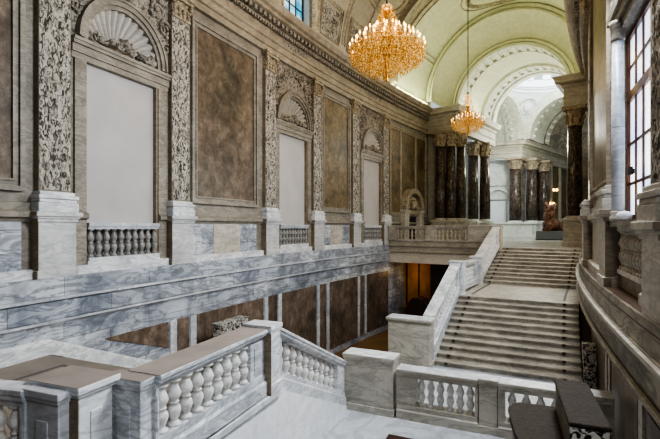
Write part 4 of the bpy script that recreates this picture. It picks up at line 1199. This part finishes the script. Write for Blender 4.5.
def chandelier(label, s, zc, R, ztop, nd, tiers, seed, hk=1.1):
    rnd = random.Random(seed)
    p = P(s, 5.3, 0); c = Vector((p.x, p.y, zc))
    k = R / 1.2
    t = thing('chandelier', label, 'chandelier', c)
    mb = MB(); mb.lathe(c, [(.01, -.95 * k), (.05, -.9 * k), (.03, -.8 * k), (.08, -.5 * k), (.05, -.2 * k), (.1, .1 * k), (.07, .5 * k), (.13, .8 * k), (.05, 1.1 * k), (.1, 1.3 * k), (.03, 1.45 * k)], 10)
    mb.build('stem', M['gold'], t)
    mb = MB(); mb.tube([c + Vector((0, 0, 1.4 * k)), Vector((c.x, c.y, ztop))], .025, 6); mb.build('chain', M['iron'], t)
    mb = MB()
    for rr, zz, n in tiers:
        mb.tube([c + Vector((rr * R * cos(2 * pi * q / 32), rr * R * sin(2 * pi * q / 32), zz * k)) for q in range(33)], .012 * k, 5)
        for q in range(n):
            a = 2 * pi * q / n
            mb.tube([c + Vector((rr * R * f_ * cos(a), rr * R * f_ * sin(a), (zz - .22 * sin(pi * f_)) * k)) for f_ in (.06, .3, .6, .85, 1)], .018 * k, 4)
    mb.build('arms', M['gold'], t)
    for rr, zz, n in tiers:
        for q in range(n):
            a = 2 * pi * (q + .5) / n
            o = inst('candle', CANDLE, t, c + Vector((rr * R * cos(a), rr * R * sin(a), zz * k)), (k, k, k))
            fo = bpy.data.objects.new('flame', FLAME); col.objects.link(fo); fo.parent = o; fo.location = (0, 0, .17)
    mb = MB()
    def drop(q, w, h):
        n = len(mb.v)
        mb.v += [q + Vector((0, 0, h * .35)), q + Vector((w, 0, 0)), q + Vector((0, w, 0)), q + Vector((-w, 0, 0)), q + Vector((0, -w, 0)), q - Vector((0, 0, h))]
        for i in range(4):
            j = (i + 1) % 4
            mb.f += [(n, n + 1 + i, n + 1 + j), (n + 5, n + 1 + j, n + 1 + i)]; mb.sm += [False, False]
    for i in range(nd):
        # hanging prisms fill an inverted bell below the tiers and a cone of strings above
        if rnd.random() < .8:
            rr = sqrt(rnd.random()) * 1.02; zb_ = -.3 - .6 * (1 - rr ** 1.8); ztp = .14 + .42 * (1 - rr)
            zz = zb_ + (ztp - zb_) * (rnd.random() ** .8); rr *= 1 - .1 * max(0, -zz)
        else:
            zz = rnd.uniform(.3, 1.35); rr = .5 * max(0, 1 - (zz - .2) / 1.3) ** 1.3 + .1; rr *= rnd.uniform(.85, 1.05); zz *= hk
        a = rnd.uniform(0, 2 * pi)
        drop(c + Vector((rr * R * cos(a), rr * R * sin(a), zz * k)), .014 * k * rnd.uniform(.7, 1.3), .07 * k * rnd.uniform(.8, 1.5))
    o = mb.build('crystal_drops', M['crystal'], t); o['kind'] = 'stuff'
    return c


c1 = chandelier('large golden crystal chandelier hanging at the upper middle', 14.2, 6.48, 1.15, 15.5, 5200, ((1.0, .02, 24), (.84, .24, 20), (.62, .44, 16), (.36, .62, 10)), 1)
c2 = chandelier('smaller golden chandelier on a long rod before the end arch', 25.94, 6.55, .84, 15.5, 2600, ((1.0, .1, 18), (.7, .36, 14), (.38, .6, 8)), 2, 1.6)

# pierced cove course along the foot of the pale vault
mb = MB(); s_ = 28.4
while s_ < 33.2:
    for d0, d1 in ((-.14, .1), (W - .1, W + .14)): mb.sbox(s_, s_ + .5, d0, d1, CT + .08, CT + .42, 1)
    s_ += .68
mb.build('cove_course', M['vault'], ce2)


# ---------------------------------------------------------------- lights
def area(name, loc, target, sx, sy, power, color):
    l = bpy.data.lights.new(name, 'AREA'); l.shape = 'RECTANGLE'; l.size = sx; l.size_y = sy; l.energy = power; l.color = color
    o = bpy.data.objects.new(name, l); col.objects.link(o); o.location = loc
    o.rotation_euler = (Vector(target) - Vector(loc)).to_track_quat('-Z', 'Y').to_euler(); return o


def point(name, loc, power, color, r=.3):
    l = bpy.data.lights.new(name, 'POINT'); l.energy = power; l.color = color; l.shadow_soft_size = r
    o = bpy.data.objects.new(name, l); col.objects.link(o); o.location = loc; return o


day = (.9, .95, 1.0)
area('daylight_lamp', P(9.3, 10.5, 6.3), P(8.0, 1.5, -2.2), 2.0, 2.4, 1000, day)  # added key light out of view above the window, standing in for its daylight
area('daylight_lamp', P(1.0, 10.65, 3.2), P(3.2, 4, -.6), 2.0, 4.0, 300, day)
area('daylight_lamp', P(17.7, 10.95, 3.2), P(15.5, 0, .6), 2.0, 4, 420, day)
area('daylight_lamp', P(25.7, 10.95, 3.2), P(23.5, 0, 2), 2.0, 4, 260, (1, .93, .8))
area('hall_fill_light', P(19, 5.3, 13.8), P(18, 5.3, 0), 12, 4, 420, (1, .9, .75))  # added overhead fill; the vault has no opening here
point('chandelier_light', c1 + Vector((0, 0, 2.1)), 300, (1, .7, .38), .6)
point('chandelier_light', c2 + Vector((0, 0, 1.7)), 170, (1, .7, .38), .5)
area('cove_light', P(30.3, .2, 9.95), P(30.3, 2.6, 15), 5.5, .3, 150, (.96, 1.0, .58))
area('cove_light', P(30.3, 10.4, 9.95), P(30.3, 8, 15), 5.5, .3, 130, (.96, 1.0, .58))
area('cove_light', P(37.5, 1.9, 10.1), P(37.5, 4.5, 15), 4, .3, 60, (1.0, .98, .75))
area('cove_light', P(37.5, 8.7, 10.1), P(37.5, 6.1, 15), 4, .3, 60, (1.0, .98, .75))
point('passage_light', P(39, 5.3, 8.0), 150, (1, .97, .84), .5)
point('dome_light', P(46.6, 5.3, 16.4), 900, (.97, .99, 1), .8)
point('rotunda_light', P(45, 4.6, 9.0), 1100, (1, .99, .92), .8)
point('under_bridge_light', P(28.9, .9, -1.8), 9, (1, .65, .25), .3)

w = bpy.data.worlds.new('world'); bpy.context.scene.world = w; w.use_nodes = True
bg = w.node_tree.nodes['Background']; bg.inputs[0].default_value = (.75, .86, 1.0, 1); bg.inputs[1].default_value = 1.0

# ---------------------------------------------------------------- camera
cam = bpy.data.cameras.new('camera'); co = bpy.data.objects.new('camera', cam); col.objects.link(co)
cam.sensor_width = 36; cam.lens = 36 * 440 / 660; cam.shift_y = 7.7 / 660; cam.clip_start = .05; cam.clip_end = 300
co.location = (0, 0, 1.09); co.rotation_euler = (pi / 2, 0, radians(18.64))
bpy.context.scene.camera = co
bpy.context.scene.view_settings.view_transform = 'AgX'
bpy.context.scene.view_settings.look = 'AgX - High Contrast'
bpy.context.scene.view_settings.exposure = 0.1
